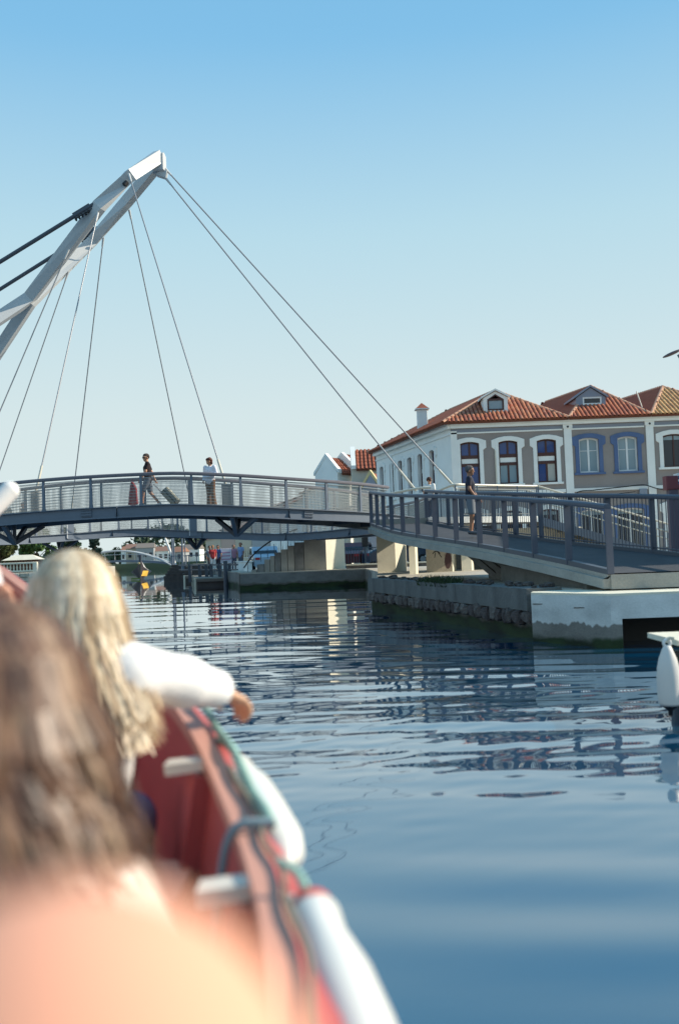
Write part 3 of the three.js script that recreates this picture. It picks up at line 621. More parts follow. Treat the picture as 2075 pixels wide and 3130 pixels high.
// roof slopes laid with single barrel tiles
const tileGeo = (() => {
  const q = [], n = 5, L = .43, P = (k, z, r, y) => new THREE.Vector3(-Math.cos(Math.PI * k / n) * r, Math.sin(Math.PI * k / n) * r * .8 + y, z);
  for (let k = 0; k < n; k++) { q.push([P(k, L / 2, .105, .012), P(k + 1, L / 2, .105, .012), P(k + 1, -L / 2, .09, .03), P(k, -L / 2, .09, .03)]); q.push([P(k, L / 2, .105, .012), P(k + 1, L / 2, .105, .012), P(k + 1, L / 2, .085, .006), P(k, L / 2, .085, .006)]); }
  return ready(quads(q));
})();
function inPoly(x, y, P) { let c = false; for (let i = 0, j = P.length - 1; i < P.length; j = i++) { const [ax, ay] = P[i], [bx_, by] = P[j]; if ((ay > y) !== (by > y) && x < (bx_ - ax) * (y - ay) / (by - ay) + ax) c = !c; } return c; }
function slope(roof, pts, single, mats, sw = .235, sl = .36) {   // pts: [eaveA, eaveB, ...ridge] world points
  const e = pts[1].clone().sub(pts[0]), EL = e.length(); e.normalize();
  const nrm = e.clone().cross(pts[2].clone().sub(pts[0])).normalize(); if (nrm.y < 0) nrm.negate();
  let s = nrm.clone().cross(e).normalize(); if (s.y < 0) s.negate();
  const poly = pts.map((p) => { const d = p.clone().sub(pts[0]); return [d.dot(e), d.dot(s)]; });
  const tris = []; for (let i = 1; i < pts.length - 1; i++) tris.push([pts[0], pts[i], pts[i + 1]]);
  const under = tris.map((t) => t.map((p) => p.clone().addScaledVector(nrm, -.14)));
  const sides = pts.map((p, i) => { const q = pts[(i + 1) % pts.length]; return [p, q, q.clone().addScaledVector(nrm, -.14), p.clone().addScaledVector(nrm, -.14)]; });
  mesh('roof_slope', quads([...tris, ...under, ...sides]), M.roofUnder, roof);
  const minX = Math.min(...poly.map((p) => p[0])), maxX = Math.max(...poly.map((p) => p[0])), maxY = Math.max(...poly.map((p) => p[1]));
  const z = s.clone().negate(), x = nrm.clone().cross(z).normalize(), rest = []; let cnt = 0;
  for (let r = 0; r * sl < maxY; r++) for (let c = minX; c < maxX; c += sw) {
    const px = c + sw / 2, py = r * sl + sl * .5; if (!inPoly(px, py, poly)) continue;
    const P = pts[0].clone().addScaledVector(e, px + rr(-.008, .008)).addScaledVector(s, py - .03).addScaledVector(nrm, rr(0, .008));
    const mtx = new THREE.Matrix4().makeBasis(x, nrm, z).setPosition(P);
    if (single && cnt < 280) { const t = mesh('roof_tile', tileGeo, mats[Math.floor(rnd() * mats.length)], roof); t.applyMatrix4(mtx); cnt++; }
    else rest.push(tileGeo.g.clone().applyMatrix4(mtx));
  }
  if (rest.length) stuff(mesh('roof_tiling', rest, mats[1], roof));
}
function ridgeTiles(roof, a, b, m = M.ridge) {
  const L = a.distanceTo(b), n = Math.max(1, Math.round(L / .36)), d = b.clone().sub(a).normalize();
  const g = (() => { const c = new THREE.CylinderGeometry(.1, .125, .4, 7, 1, true, -Math.PI / 2, Math.PI); c.rotateX(-Math.PI / 2); return ready(c); })();
  const up = new THREE.Vector3(0, 1, 0), x = up.clone().cross(d).normalize(), y = d.clone().cross(x);
  for (let i = 0; i < n; i++) { const t = mesh('ridge_tile', g, m, roof); t.applyMatrix4(new THREE.Matrix4().makeBasis(x, y, d).setPosition(a.clone().addScaledVector(d, (i + .5) * L / n).add(new THREE.Vector3(0, .0, 0)))); }
}
const EAVE = 8.66;
function rowHouse(o) {
  const t = thing('row_house', o.label, 'house', [0, 0, 0], 0, 'row houses along the street');
  const { x0, x1, apex, depth, style, styleG } = o, W = x1 - x0;
  const mF = basis(V(x0, 0, 55), new THREE.Vector3(1, 0, 0));
  const up = o.windows.map((h) => ({ ...h, x: h.x - x0 })), lo = o.lower.map((h) => ({ ...h, x: h.x - x0 }));
  wallPlane(t, 'facade', o.wall, mF, W, QY - .2, 8.5, [...up, ...lo]);
  up.forEach((h) => windowOn(t, mF, h, style)); lo.forEach((h) => windowOn(t, mF, h, styleG));
  if (o.quoinLeft) mesh('corner_strip', bx(mF, -.01, .34, QY - .2, 8.2, .0, .06), M.trim, t);
  if (o.pilaster) { mesh('pilaster', bx(mF, W - .21, W + .21, QY - .2, 8.12, .002, .09), M.trim, t); mesh('pilaster_cap', bx(mF, W - .26, W + .26, 8.12, 8.36, .002, .14), M.trim, t); mesh('vent_hole', rod(V(x1, 8.2, 54.87), V(x1, 8.2, 54.84), .06, .06, 8), M.black, t); }
  mesh('frieze_band', bx(mF, .02, W - .28, 8.12, 8.30, .002, .02), M.frieze, t);
  mesh('moulding', bx(mF, .02, W - .28, 8.03, 8.11, .002, .06), M.trim, t);
  mesh('cornice', bx(mF, -.02, W, 8.34, 8.50, .002, .22), M.trim, t); mesh('cornice', bx(mF, -.02, W, 8.505, 8.62, -.3, .38), M.trim, t);
  mesh('floor_band', bx(mF, .0, W - .25, 4.58, 4.76, .002, .1), M.trim, t);
  mesh('plinth', bx(mF, .0, W, QY - .2, 1.35, .002, .07), M.concreteGrey, t);
  const bL = V(x0, 0, 55).addScaledVector(UD, depth), bR = V(x1, 0, 55).addScaledVector(UD, depth);
  if (o.left) {                                                  // long side wall with its row of windows
    const mL = basis(bL, UD.clone().negate());
    const hs = o.left.map((s) => ({ x: depth - s, y: 5.17, w: .85, h: 2.35, rise: .1 })), hg = o.left.map((s) => ({ x: depth - s, y: 1.4, w: .85, h: 2.3, rise: .1 }));
    wallPlane(t, 'side_wall', M.plasterWhite, mL, depth - .02, QY - .2, 8.5, [...hs, ...hg]);
    for (const h of [...hs, ...hg]) windowOn(t, mL, h, { kind: 'tall', frame: M.frameRed, surround: M.trim });
    mesh('moulding', bx(mL, 0, depth, 8.0, 8.1, .002, .07), M.trim, t); mesh('cornice', bx(mL, 0, depth + .2, 8.34, 8.62, .002, .25), M.trim, t); mesh('floor_band', bx(mL, 0, depth, 4.5, 4.7, .002, .08), M.trim, t);
    mesh('side_pilaster', bx(mL, depth * .235, depth * .235 + .3, QY, 8.0, .002, .07), M.trim, t);
  } else { const mL = basis(bL, UD.clone().negate()); wallPlane(t, 'side_wall', M.plasterWhite, mL, depth - .3, QY - .2, 8.5, []); }
  { const q = [[V(bL.x, QY - .2, -bL.z), V(bR.x, QY - .2, -bR.z), V(bR.x, 8.5, -bR.z), V(bL.x, 8.5, -bL.z)]]; mesh('back_wall', quads(q), M.plasterWhite, t); }
  // hipped roof
  const roof = part('roof', t), oh = .5, ol = o.left ? .45 : 0;
  const fl = V(x0 - ol, EAVE, 55 - oh), fr = V(x1, EAVE, 55 - oh), bl = V(x0 - ol, EAVE, 55).addScaledVector(UD, depth + .3), br = V(x1, EAVE, 55).addScaledVector(UD, depth + .3);
  const ap = V(...apex), bk = ap.clone().addScaledVector(UD, depth - 7.2);
  slope(roof, [fl, fr, ap], true, o.tiles); slope(roof, [bl, fl, ap, bk], false, M.tile); slope(roof, [fr, br, bk, ap], false, M.tile); slope(roof, [br, bl, bk], false, M.tile);
  ridgeTiles(roof, fl, ap, o.ridgeM); ridgeTiles(roof, fr, ap); ridgeTiles(roof, ap, bk); if (o.left) ridgeTiles(roof, bk, bl);
  return { t, roof, mF, ap };
}
const redTall = { kind: 'tall', frame: M.frameRed, surround: M.trim }, blueCase = { kind: 'casement', frame: M.frameWhite, surround: M.trimBlue };
const darkPlain = { kind: 'plain', frame: M.frameRed, surround: M.trim };
{
  const h1 = rowHouse({ label: 'grey and white corner house with red framed windows and white dormer', x0: 6.31, x1: 12.78, apex: [9.42, 10.9, 58.5], depth: 14.5, wall: M.plasterGrey, quoinLeft: true, pilaster: true, tiles: M.tile,
    windows: [{ x: 7.33, y: 5.17, w: 1.06, h: 2.42 }, { x: 9.45, y: 5.17, w: 1.06, h: 2.42, light: true }, { x: 11.58, y: 5.17, w: 1.08, h: 2.42, curtain: true }],
    lower: [{ x: 7.33, y: 1.5, w: 1.06, h: 2.2 }, { x: 9.45, y: 1.0, w: 1.2, h: 2.7 }, { x: 11.58, y: 1.5, w: 1.08, h: 2.2 }], style: redTall, styleG: darkPlain, left: [3.1, 5.2, 7.2, 9.1, 10.9, 13.2] });
  // white dormer with a pediment
  const dormer = (house, x, d, y, w, h, gable, wm, style, win, cheek) => {
    const o = part('dormer', house.t), m = basis(V(x, 0, d), new THREE.Vector3(1, 0, 0));
    const s = new THREE.Shape(); s.moveTo(-w / 2, y - .6); s.lineTo(w / 2, y - .6); s.lineTo(w / 2, y + h); s.lineTo(0, y + h + gable); s.lineTo(-w / 2, y + h); s.closePath();
    const [wx, wy, ww, wh, wg] = win, hp = new THREE.Path(); hp.moveTo(wx - ww / 2, wy); hp.lineTo(wx + ww / 2, wy); hp.lineTo(wx + ww / 2, wy + wh); if (wg) hp.lineTo(wx, wy + wh + wg); hp.lineTo(wx - ww / 2, wy + wh); hp.closePath(); s.holes.push(hp);
    mesh('front', plateG(s, .14, -.14, m), wm, o);
    const roofP = (e, z0, z1) => { const a = new THREE.Vector3(-w / 2 - e, y + h - .04, z0), b = new THREE.Vector3(0, y + h + gable + .04, z0), c = new THREE.Vector3(w / 2 + e, y + h - .04, z0), k = (v) => new THREE.Vector3(v.x, v.y, z1), up = (v) => v.clone().add(new THREE.Vector3(0, .1, 0)); const g = quads([[up(a), up(b), k(up(b)), k(up(a))], [up(b), up(c), k(up(c)), k(up(b))], [a, b, k(b), k(a)], [b, c, k(c), k(b)], [a, up(a), up(b), b], [b, up(b), up(c), c], [a, up(a), k(up(a)), k(a)], [c, up(c), k(up(c)), k(c)]]); g.applyMatrix4(m); return g; };
    mesh('dormer_roof', roofP(.14, .12, -2.4), style, o);
    mesh('cheek', bx(m, -w / 2, -w / 2 + .1, y - .5, y + h, -2.3, -.14), cheek, o); mesh('cheek', bx(m, w / 2 - .1, w / 2, y - .5, y + h, -2.3, -.14), cheek, o);
    const f = .09, fs = new THREE.Shape(hp.getPoints()); const hi = new THREE.Path(); hi.moveTo(wx - ww / 2 + f, wy + f); hi.lineTo(wx + ww / 2 - f, wy + f); hi.lineTo(wx + ww / 2 - f, wy + wh - (wg ? 0 : f)); if (wg) hi.lineTo(wx, wy + wh + wg - f); hi.lineTo(wx - ww / 2 + f, wy + wh - (wg ? 0 : f)); hi.closePath(); fs.holes.push(hi);
    const fm = wg ? M.frameRed : M.frameWhite;
    mesh('window_frame', plateG(fs, .08, -.1, m), fm, o); if (wg) mesh('transom', bx(m, wx - ww / 2, wx + ww / 2, wy + wh - .06, wy + wh + .05, -.09, -.04), fm, o);
    mesh('pane', bx(m, wx - ww / 2 + .02, wx + ww / 2 - .02, wy + .02, wy + wh - .02, -.09, -.08), wg ? M.glassPale : M.glassDark, o);
  };
  dormer(h1, 8.97, 55.55, 9.3, 1.36, .78, .36, M.trim, M.trim, [0, 9.36, .94, .62, .3], M.trim);
  mesh('chimney', cbox(.62, 1.7, .62, .02, 5.35, 9.55, -61.6), M.trim, h1.t); mesh('chimney_slab', box(.86, .06, .86, 5.35, 10.43, -61.6), M.trim, h1.t);
  mesh('chimney_cap', quads([[V(4.95, 10.46, 61.2), V(5.75, 10.46, 61.2), V(5.35, 10.85, 61.6)], [V(5.75, 10.46, 61.2), V(5.75, 10.46, 62), V(5.35, 10.85, 61.6)], [V(5.75, 10.46, 62), V(4.95, 10.46, 62), V(5.35, 10.85, 61.6)], [V(4.95, 10.46, 62), V(4.95, 10.46, 61.2), V(5.35, 10.85, 61.6)]]), M.tile[3], h1.t);
  mesh('downpipe', rod(V(8.75, .9, 54.92), V(8.72, 7.05, 54.92), .035, .035, 6), M.railPale, h1.t);
  const h2 = rowHouse({ label: 'grey house with blue window surrounds and grey dormer', x0: 12.80, x1: 17.31, apex: [15.09, 10.95, 58.5], depth: 13, wall: M.plasterGrey, pilaster: true, tiles: [M.tile[0], M.tile[1], M.tile[3], M.tile[0]],
    windows: [{ x: 13.92, y: 5.62, w: 1.1, h: 1.95 }, { x: 16.06, y: 5.62, w: 1.1, h: 1.95 }], lower: [{ x: 13.92, y: 1.0, w: 1.2, h: 2.6 }, { x: 16.06, y: 1.0, w: 1.5, h: 2.6 }], style: blueCase, styleG: { kind: 'plain', frame: M.frameWhite, surround: M.trimBlue } });
  const greyD = mat([.23, .26, .33], { roughness: .6 });
  dormer(h2, 14.38, 55.85, 9.5, 1.66, .42, .56, greyD, greyD, [.08, 9.52, 1.08, .44, 0], greyD);
  for (const [x, d, y] of [[13.2, 58.2, 9.3], [13.9, 60, 9.8]]) mesh('vent_pipe', rod(V(x, y - .6, d), V(x, y + .3, d), .05, .05, 6), M.tile[0], h2.t);
  const h3 = rowHouse({ label: 'white framed house with ochre roof tiles at the right edge', x0: 17.33, x1: 22.2, apex: [19.35, 10.75, 58.5], depth: 13, wall: M.plasterGrey, pilaster: false, tiles: M.tilePale,
    windows: [{ x: 18.65, y: 5.75, w: 1.25, h: 1.85 }, { x: 20.9, y: 5.75, w: 1.25, h: 1.85 }], lower: [{ x: 18.65, y: 1.2, w: 1.2, h: 2.5 }, { x: 20.9, y: 1.2, w: 1.2, h: 2.5 }], style: darkPlain, styleG: { kind: 'tall', frame: M.frameRed, surround: M.trim } });
  mesh('vent_pipe', rod(V(17.6, 8.7, 56.4), V(17.45, 10.4, 57.4), .035, .035, 6), M.railPale, h3.t);
  // wires and junction box along the facade
  const wireM = M.black, cb = thing('facade_cable', 'black cable looping along the grey facades above the doors', 'cable', [0, 0, 0]);
  mesh('cable_run', tube([V(13.0, 3.8, 54.7), V(13.05, 4.5, 54.7), V(14, 4.62, 54.72), V(15.8, 4.75, 54.72), V(16.8, 4.8, 54.72), V(17.6, 4.55, 54.7), V(19, 4.5, 54.7)], .03, 5), wireM, cb);
  mesh('cable_run', tube([V(13.1, 4.25, 54.75), V(15, 4.35, 54.75), V(16.3, 4.45, 54.75)], .02, 5), wireM, cb);
  mesh('junction_box', cbox(.42, .5, .14, .02, 16.75, 4.35, -54.8), M.frieze, cb);
}
// white houses with gables further back
{
  const gableHouse = (o) => {
    const t = thing('gabled_house', o.label, 'house', [o.x, QY, o.d], o.turn || 0, 'pale gabled houses behind the bridge'), { w, dp, h, g } = o;
    const m = new THREE.Matrix4(), hs = o.win.map(([x, y, ww, hh]) => ({ x: x + w / 2, y, w: ww, h: hh, rise: 0 }));
    wallPlane(t, 'facade', o.wall, new THREE.Matrix4().makeTranslation(-w / 2, 0, 0), w, -.2, h, hs);
    hs.forEach((q) => windowOn(t, new THREE.Matrix4().makeTranslation(-w / 2, 0, 0), q, { kind: 'plain', frame: M.frameRed }));
    mesh('side_wall', [box(.25, h + .2, dp - .3, -w / 2 + .125, h / 2 - .1, -dp / 2 - .15), box(.25, h + .2, dp - .3, w / 2 - .125, h / 2 - .1, -dp / 2 - .15)][0], o.wall, t);
    mesh('side_wall', box(.25, h + .2, dp - .3, w / 2 - .125, h / 2 - .1, -dp / 2 - .15), o.wall, t);
    const s = new THREE.Shape(); s.moveTo(-w / 2, h); s.lineTo(w / 2, h); s.lineTo(0, h + g); s.closePath();
    const ge = new THREE.ExtrudeGeometry(s, { depth: .3, bevelEnabled: false }); ge.translate(0, 0, -.3); mesh('gable', ge, o.wall, t);
    const par = new THREE.Shape(); par.moveTo(-w / 2 - .15, h - .05); par.lineTo(0, h + g - .02); par.lineTo(w / 2 + .15, h - .05); par.lineTo(w / 2 + .15, h + .22); par.lineTo(0, h + g + .32); par.lineTo(-w / 2 - .15, h + .22); par.closePath();
    const pg = new THREE.ExtrudeGeometry(par, { depth: .36, bevelEnabled: false }); pg.translate(0, 0, -.33); mesh('parapet', pg, o.trim || M.trim, t);
    const roof = part('roof', t), lift = new THREE.Vector3(0, 0, 0), P = (x, y, z) => new THREE.Vector3(x, y, z);
    slope(roof, [P(-w / 2 - .3, h - .1, -.35), P(-w / 2 - .3, h - .1, -dp), P(0, h + g, -dp), P(0, h + g, -.35)].reverse().slice(2).concat([P(-w / 2 - .3, h - .1, -.35), P(-w / 2 - .3, h - .1, -dp), P(0, h + g, -dp), P(0, h + g, -.35)].reverse().slice(0, 2)), false, M.tile, .3, .5);
    slope(roof, [P(w / 2 + .3, h - .1, -.35), P(w / 2 + .3, h - .1, -dp), P(0, h + g, -dp), P(0, h + g, -.35)], false, M.tile, .3, .5);
  };
  gableHouse({ label: 'narrow white gabled house with a tall window left of the others', x: -.95, d: 80, w: 2.5, dp: 7, h: 7.3, g: 1.35, turn: -.75, wall: M.plasterWhite, win: [[-.1, 5.0, .5, 1.8]] });
  gableHouse({ label: 'cream house with a broad orange roof beside the corner house', x: 1.05, d: 78, w: 4.2, dp: 7, h: 7.3, g: 1.6, turn: -Math.PI / 2, wall: M.plasterCream, win: [[-1, 4.2, .7, 1.4], [1, 4.2, .7, 1.4]] });
  gableHouse({ label: 'small grey gable with yellow edges in front of the cream house', x: 2.35, d: 73, w: 1.7, dp: 3, h: 5.2, g: 1.4, turn: -.35, wall: mat([.27, .30, .36]), trim: mat([.6, .5, .26]), win: [[0, 4.0, .45, .8]] });
  gableHouse({ label: 'white house with a stepped parapet between narrow gable and cream house', x: .35, d: 81, w: 2.2, dp: 6, h: 7.8, g: 1.0, turn: -.7, wall: M.plasterWhite, win: [[.1, 5.6, .5, 1.2]] });
}
// buildings further along the right bank, and the house off to the right that shades the ramp
{
  const canalHouse = (o) => {
    const a = V(o.a[0], 0, o.a[1]), b = V(o.b[0], 0, o.b[1]), x = b.clone().sub(a), L = x.length(); x.normalize();
    const t = thing('canal_house', o.label, 'house', [0, 0, 0], 0, o.group || 'houses along the right bank'), m = basis(a, x), H = o.h + QY, n = Math.max(2, Math.round(L / 2.4)), fl = Math.max(1, Math.floor((o.h - .4) / 2.9)), hs = [];
    for (let f = 0; f < fl; f++) for (let i = 0; i < n; i++) hs.push({ x: (i + .5) * L / n, y: QY + .9 + f * 2.9, w: 1.0, h: 1.5, rise: 0 });
    wallPlane(t, 'facade', o.wall, m, L, QY - .2, H, hs, .25);
    for (const h of hs) { const w = part('window', t); mesh('pane', bx(m, h.x - .5, h.x + .5, h.y, h.y + 1.5, -.2, -.18), M.glassDark, w); mesh('frame', bx(m, h.x - .04, h.x + .04, h.y, h.y + 1.5, -.17, -.13), M.frameWhite, w); mesh('sill', bx(m, h.x - .6, h.x + .6, h.y - .1, h.y, -.2, .06), M.trim, w); }
    const D = o.dp || 8, sh = new THREE.Vector3(0, 0, 0);
    mesh('side_wall', bx(m, 0, .2, QY - .2, H, -D, -.26), o.wall, t); mesh('side_wall', bx(m, L - .2, L, QY - .2, H, -D, -.26), o.wall, t); mesh('back_wall', bx(m, .21, L - .21, QY - .2, H, -D, -D + .2), o.wall, t);
    mesh('cornice', bx(m, -.05, L + .05, H - .02, H + .16, -.2, .16), M.trim, t);
    const g = o.g, P = (px, py, pz) => new THREE.Vector3(px, py, pz).applyMatrix4(m);
    const A = P(-.2, H + .16, .35), B = P(L + .2, H + .16, .35), C = P(L + .2, H + .16 + g, -D / 2), E = P(-.2, H + .16 + g, -D / 2), G = P(L + .2, H + .16, -D - .3), I = P(-.2, H + .16, -D - .3), dn = (v) => v.clone().add(new THREE.Vector3(0, -.16, 0));
    mesh('roof', quads([[A, B, C, E], [E, C, G, I], [dn(A), dn(B), dn(C), dn(E)], [dn(E), dn(C), dn(G), dn(I)], [A, B, dn(B), dn(A)], [G, I, dn(I), dn(G)]]), o.roof || M.tile[1], t);
    mesh('gable', quads([[dn(A), dn(E), dn(I)]]), o.wall, t); mesh('gable', quads([[dn(B), dn(C), dn(G)]]), o.wall, t);
    if (o.shop) { const s = bx(m, .3, L - .3, QY + 2.5, QY + 3.0, .02, .12); mesh('shop_fascia', s, o.shop, t); }
  };
  const blue = mat([.10, .22, .42]), pale = mat([.55, .62, .66], { roughness: .9 }), sand = mat([.52, .46, .36], { roughness: .9 }), pinkish = mat([.5, .36, .30], { roughness: .9 }), grey = mat([.34, .36, .38], { roughness: .9 });
  const row = [[[-1.7, 86], [-3.4, 94], 6.6, 1.6, M.plasterWhite, 'white canal house nearest to the footbridge with a blue shop band', blue], [[-3.5, 94.3], [-5.4, 103], 6.0, 1.7, pale, 'pale blue canal house second along the right bank', blue], [[-5.5, 103.3], [-8.0, 114], 5.2, 1.5, M.plasterWhite, 'white canal house third along the right bank'], [[-8.1, 114.4], [-11.4, 128], 6.2, 1.5, grey, 'grey canal house in the middle of the right bank row'], [[-11.5, 128.4], [-15.2, 144], 4.8, 1.5, sand, 'sand coloured canal house beyond the grey one'], [[-15.3, 144.5], [-19.6, 164], 5.4, 1.6, pinkish, 'reddish canal house near the far bend'], [[-19.8, 165], [-26.5, 196], 4.6, 1.6, sand, 'farthest low sand coloured house on the right bank']];
  for (const [b, a, h, g, wall, label, shop] of row) canalHouse({ a, b, h, g, wall, label, shop });
  canalHouse({ a: [14.6, 31], b: [14.2, 19.6], h: 7.4, g: 2.2, wall: M.plasterCream, label: 'tall cream house off to the right that shades the ramp', dp: 9, group: 'houses outside the frame' });
}
// ---------------------------------------------------------------- trees, left bank, distance
function leafTree(name, label, x, d, y0, h, w, opt = {}) {
  const t = thing(name, label, 'tree', [x, y0, d], 0, opt.group), P = (a, b, c) => new THREE.Vector3(a, b, c), con = opt.conifer;
  mesh('trunk', [rod(P(0, -.1, 0), P(0, h * .45, 0), w * .05, w * .03, 7), rod(P(0, h * .4, 0), P(.04 * w, h * .92, 0), w * .032, .02, 6), ...[0, 1, 2, 3, 4].map((k) => rod(P(0, h * (.3 + k * .09), 0), P(Math.cos(k * 2.4) * w * .3, h * (.5 + k * .09), Math.sin(k * 2.4) * w * .3), w * .02, .012, 5))], mat([.09, .065, .045], { roughness: .95 }), t);
  const q = [], n = opt.n || 2600, clumps = [];
  for (let i = 0; i < 34; i++) { const a = rr(0, 6.28), v = rr(.2, 1), r = con ? (1 - v) * .5 + .06 : Math.sqrt(clamp(1 - Math.pow((v - .58) / .46, 2))) * .5; clumps.push([Math.cos(a) * r * w * rr(.45, 1), v * h, Math.sin(a) * r * w * rr(.45, 1), rr(.08, .2) * w]); }
  for (let i = 0; i < n; i++) {
    const c = clumps[Math.floor(rnd() * clumps.length)], u = new THREE.Vector3(rr(-1, 1), rr(-1, 1), rr(-1, 1)); if (u.length() > 1) u.normalize();
    const p = P(c[0] + u.x * c[3], c[1] + u.y * c[3] * (con ? .45 : .8), c[2] + u.z * c[3]); if (p.y < h * .12) continue;
    const s = (opt.leaf || .1) * rr(.6, 1.3), e1 = new THREE.Vector3(rr(-1, 1), rr(-1, 1), rr(-1, 1)).normalize().multiplyScalar(s), e2 = new THREE.Vector3(rr(-1, 1), rr(-1, 1), rr(-1, 1)).normalize().multiplyScalar(s * .6);
    q.push([p.clone().sub(e1), p.clone().add(e2), p.clone().add(e1), p.clone().sub(e2)]);
  }
  mesh('crown', quads(q), mat(opt.c || [.055, .095, .03], { roughness: .9, transmission: 0 }), t);
}
{
  const bankL = [[-90, 92], [-28, 92], [-29.5, 112], [-40, 170], [-52, 230], [-160, 230], [-160, 60], [-90, 60]];
  const lb = structure(mesh('left_bank', slab(bankL, -1, 1.05), M.pave)); lb.userData.label = 'left bank beyond the canal junction';
  const far = structure(mesh('far_bank', slab([[-60, 225], [60, 215], [200, 1200], [-400, 1200]], -1, 1.4), mat([.10, .12, .07], { roughness: 1 }))); far.userData.label = 'far bank at the end of the canal';
  const rub = thing('rubble_wall', 'sunlit pale stone embankment wall under the balustrade', 'wall', [0, 0, 0]);
  const stG = ready(cbox(1, 1, 1, .12)); const pm = [[.58, .53, .42], [.48, .43, .34], [.64, .60, .5]].map((c, i) => matT(mottled(70 + i, c, { amp: .3, speck: .2, metres: 1 })));
  mesh('core', box(17.5, 1.5, .6, -36.6, .1, -91.8), pm[1], rub);
  for (let r = 0; r < 3; r++) for (let x = -45.2 + (r % 2) * .4; x < -28; ) { const w = rr(.6, 1.25), o = mesh('stone', stG, pm[Math.floor(rnd() * 3)], rub); o.scale.set(w - .05, .38, .3); o.position.set(x + w / 2, .02 + r * .41, -91.42 + rr(-.03, .03)); x += w; }
  const bal = thing('balustrade', 'cream stone balustrade on the left bank below the trees', 'balustrade', [0, 0, 0]);
  mesh('top_rail', cbox(17, .16, .34, .03, -36.5, 1.96, -91.7), M.cream, bal); mesh('base_rail', cbox(17, .16, .34, .03, -36.5, 1.22, -91.7), M.cream, bal);
  const bg = ready(new THREE.LatheGeometry([[.07, 0], [.075, .06], [.045, .1], [.085, .22], [.06, .4], [.04, .5], [.07, .58]].map((p) => new THREE.Vector2(...p)), 7));
  for (let i = 0; i < 56; i++) { const o = mesh('baluster', bg, M.cream, bal); o.position.set(-44.8 + i * .3, 1.3, -91.7); }
  for (let i = 0; i < 5; i++) mesh('pedestal', cbox(.4, .95, .42, .03, -44.9 + i * 4.2, 1.55, -91.7), M.cream, bal);
  seed = 300;
  leafTree('broadleaf_tree', 'bushy olive green tree at the left edge behind the balustrade', -35.6, 104, 1.05, 4.4, 3.2, { n: 5200, c: [.085, .10, .03], leaf: .24, group: 'trees on the left bank' });
  leafTree('broadleaf_tree', 'full bright green tree right of the olive one', -32.3, 106, 1.05, 4.6, 3.4, { n: 6000, c: [.06, .12, .03], leaf: .24, group: 'trees on the left bank' });
  leafTree('conifer', 'slim dark conifer left of the broader one', -31.6, 114, 1.05, 4.9, 1.8, { conifer: true, n: 4200, c: [.03, .055, .04], leaf: .18, group: 'trees on the left bank' });
  leafTree('conifer', 'broad dark conifer beside the blonde head', -30.3, 112, 1.05, 4.8, 3.0, { conifer: true, n: 5200, c: [.035, .07, .035], leaf: .2, group: 'trees on the left bank' });
  leafTree('conifer', 'small far conifer peeking over the blonde head', -31.6, 128, 1.05, 4.2, 2.4, { conifer: true, n: 3000, c: [.03, .06, .045], leaf: .2, group: 'trees on the left bank' });
  const hut = thing('park_shelter', 'low shelter with a pale hipped roof behind the balustrade', 'shelter', [-31.5, 1.05, 99]);
  mesh('roof', quads([[new THREE.Vector3(-1.9, 1.25, 1), new THREE.Vector3(1.9, 1.25, 1), new THREE.Vector3(.9, 1.75, 0), new THREE.Vector3(-.9, 1.75, 0)], [new THREE.Vector3(1.9, 1.25, 1), new THREE.Vector3(1.9, 1.25, -1), new THREE.Vector3(.9, 1.75, 0)], [new THREE.Vector3(-1.9, 1.25, -1), new THREE.Vector3(-1.9, 1.25, 1), new THREE.Vector3(-.9, 1.75, 0)], [new THREE.Vector3(1.9, 1.25, -1), new THREE.Vector3(-1.9, 1.25, -1), new THREE.Vector3(-.9, 1.75, 0), new THREE.Vector3(.9, 1.75, 0)]]), M.cream, hut);
  mesh('wall', box(3.2, 1.25, .1, 0, .62, -.7), mat([.08, .04, .03]), hut); for (const x of [-1.6, 0, 1.6]) mesh('post', box(.1, 1.25, .1, x, .62, .8), M.frameRed, hut);
  // far wood and far town on the horizon
  const q = []; for (let i = 0; i < 9000; i++) { const x = rr(-150, 40), top = 5.5 + 4.5 * Math.sin(x * .06 + 1) * Math.sin(x * .021) + 2.5 * Math.sin(x * .21), p = V(x, 1.4 + top * Math.sqrt(rnd()), rr(285, 310)), s = rr(.4, 1.0), e1 = new THREE.Vector3(rr(-1, 1), rr(-1, 1), rr(-1, 1)).normalize().multiplyScalar(s), e2 = new THREE.Vector3(rr(-1, 1), rr(-1, 1), rr(-1, 1)).normalize().multiplyScalar(s); q.push([p.clone().sub(e1), p.clone().add(e2), p.clone().add(e1), p.clone().sub(e2)]); }
  const wood = stuff(mesh('far_wood', quads(q), mat([.06, .09, .055], { roughness: 1 }))); tag(wood, 'hazy wooded skyline at the end of the canal', 'wood');
  seed = 77;
  const tn = [['white', M.plasterWhite], ['sandy', mat([.5, .43, .33])], ['grey', mat([.35, .36, .37])], ['pink', mat([.5, .34, .28])]];
  const farRoof = [mat([.30, .15, .10], { roughness: .95 }), mat([.24, .14, .11], { roughness: .95 }), mat([.2, .17, .15], { roughness: .95 })];
  const where = ['left of the arch bridge', 'behind the arch bridge', 'right of the arch bridge', 'beside the boat masts', 'above the moored boats', 'behind the thin poles', 'next to the far bend', 'at the far bend', 'beyond the reddish house'];
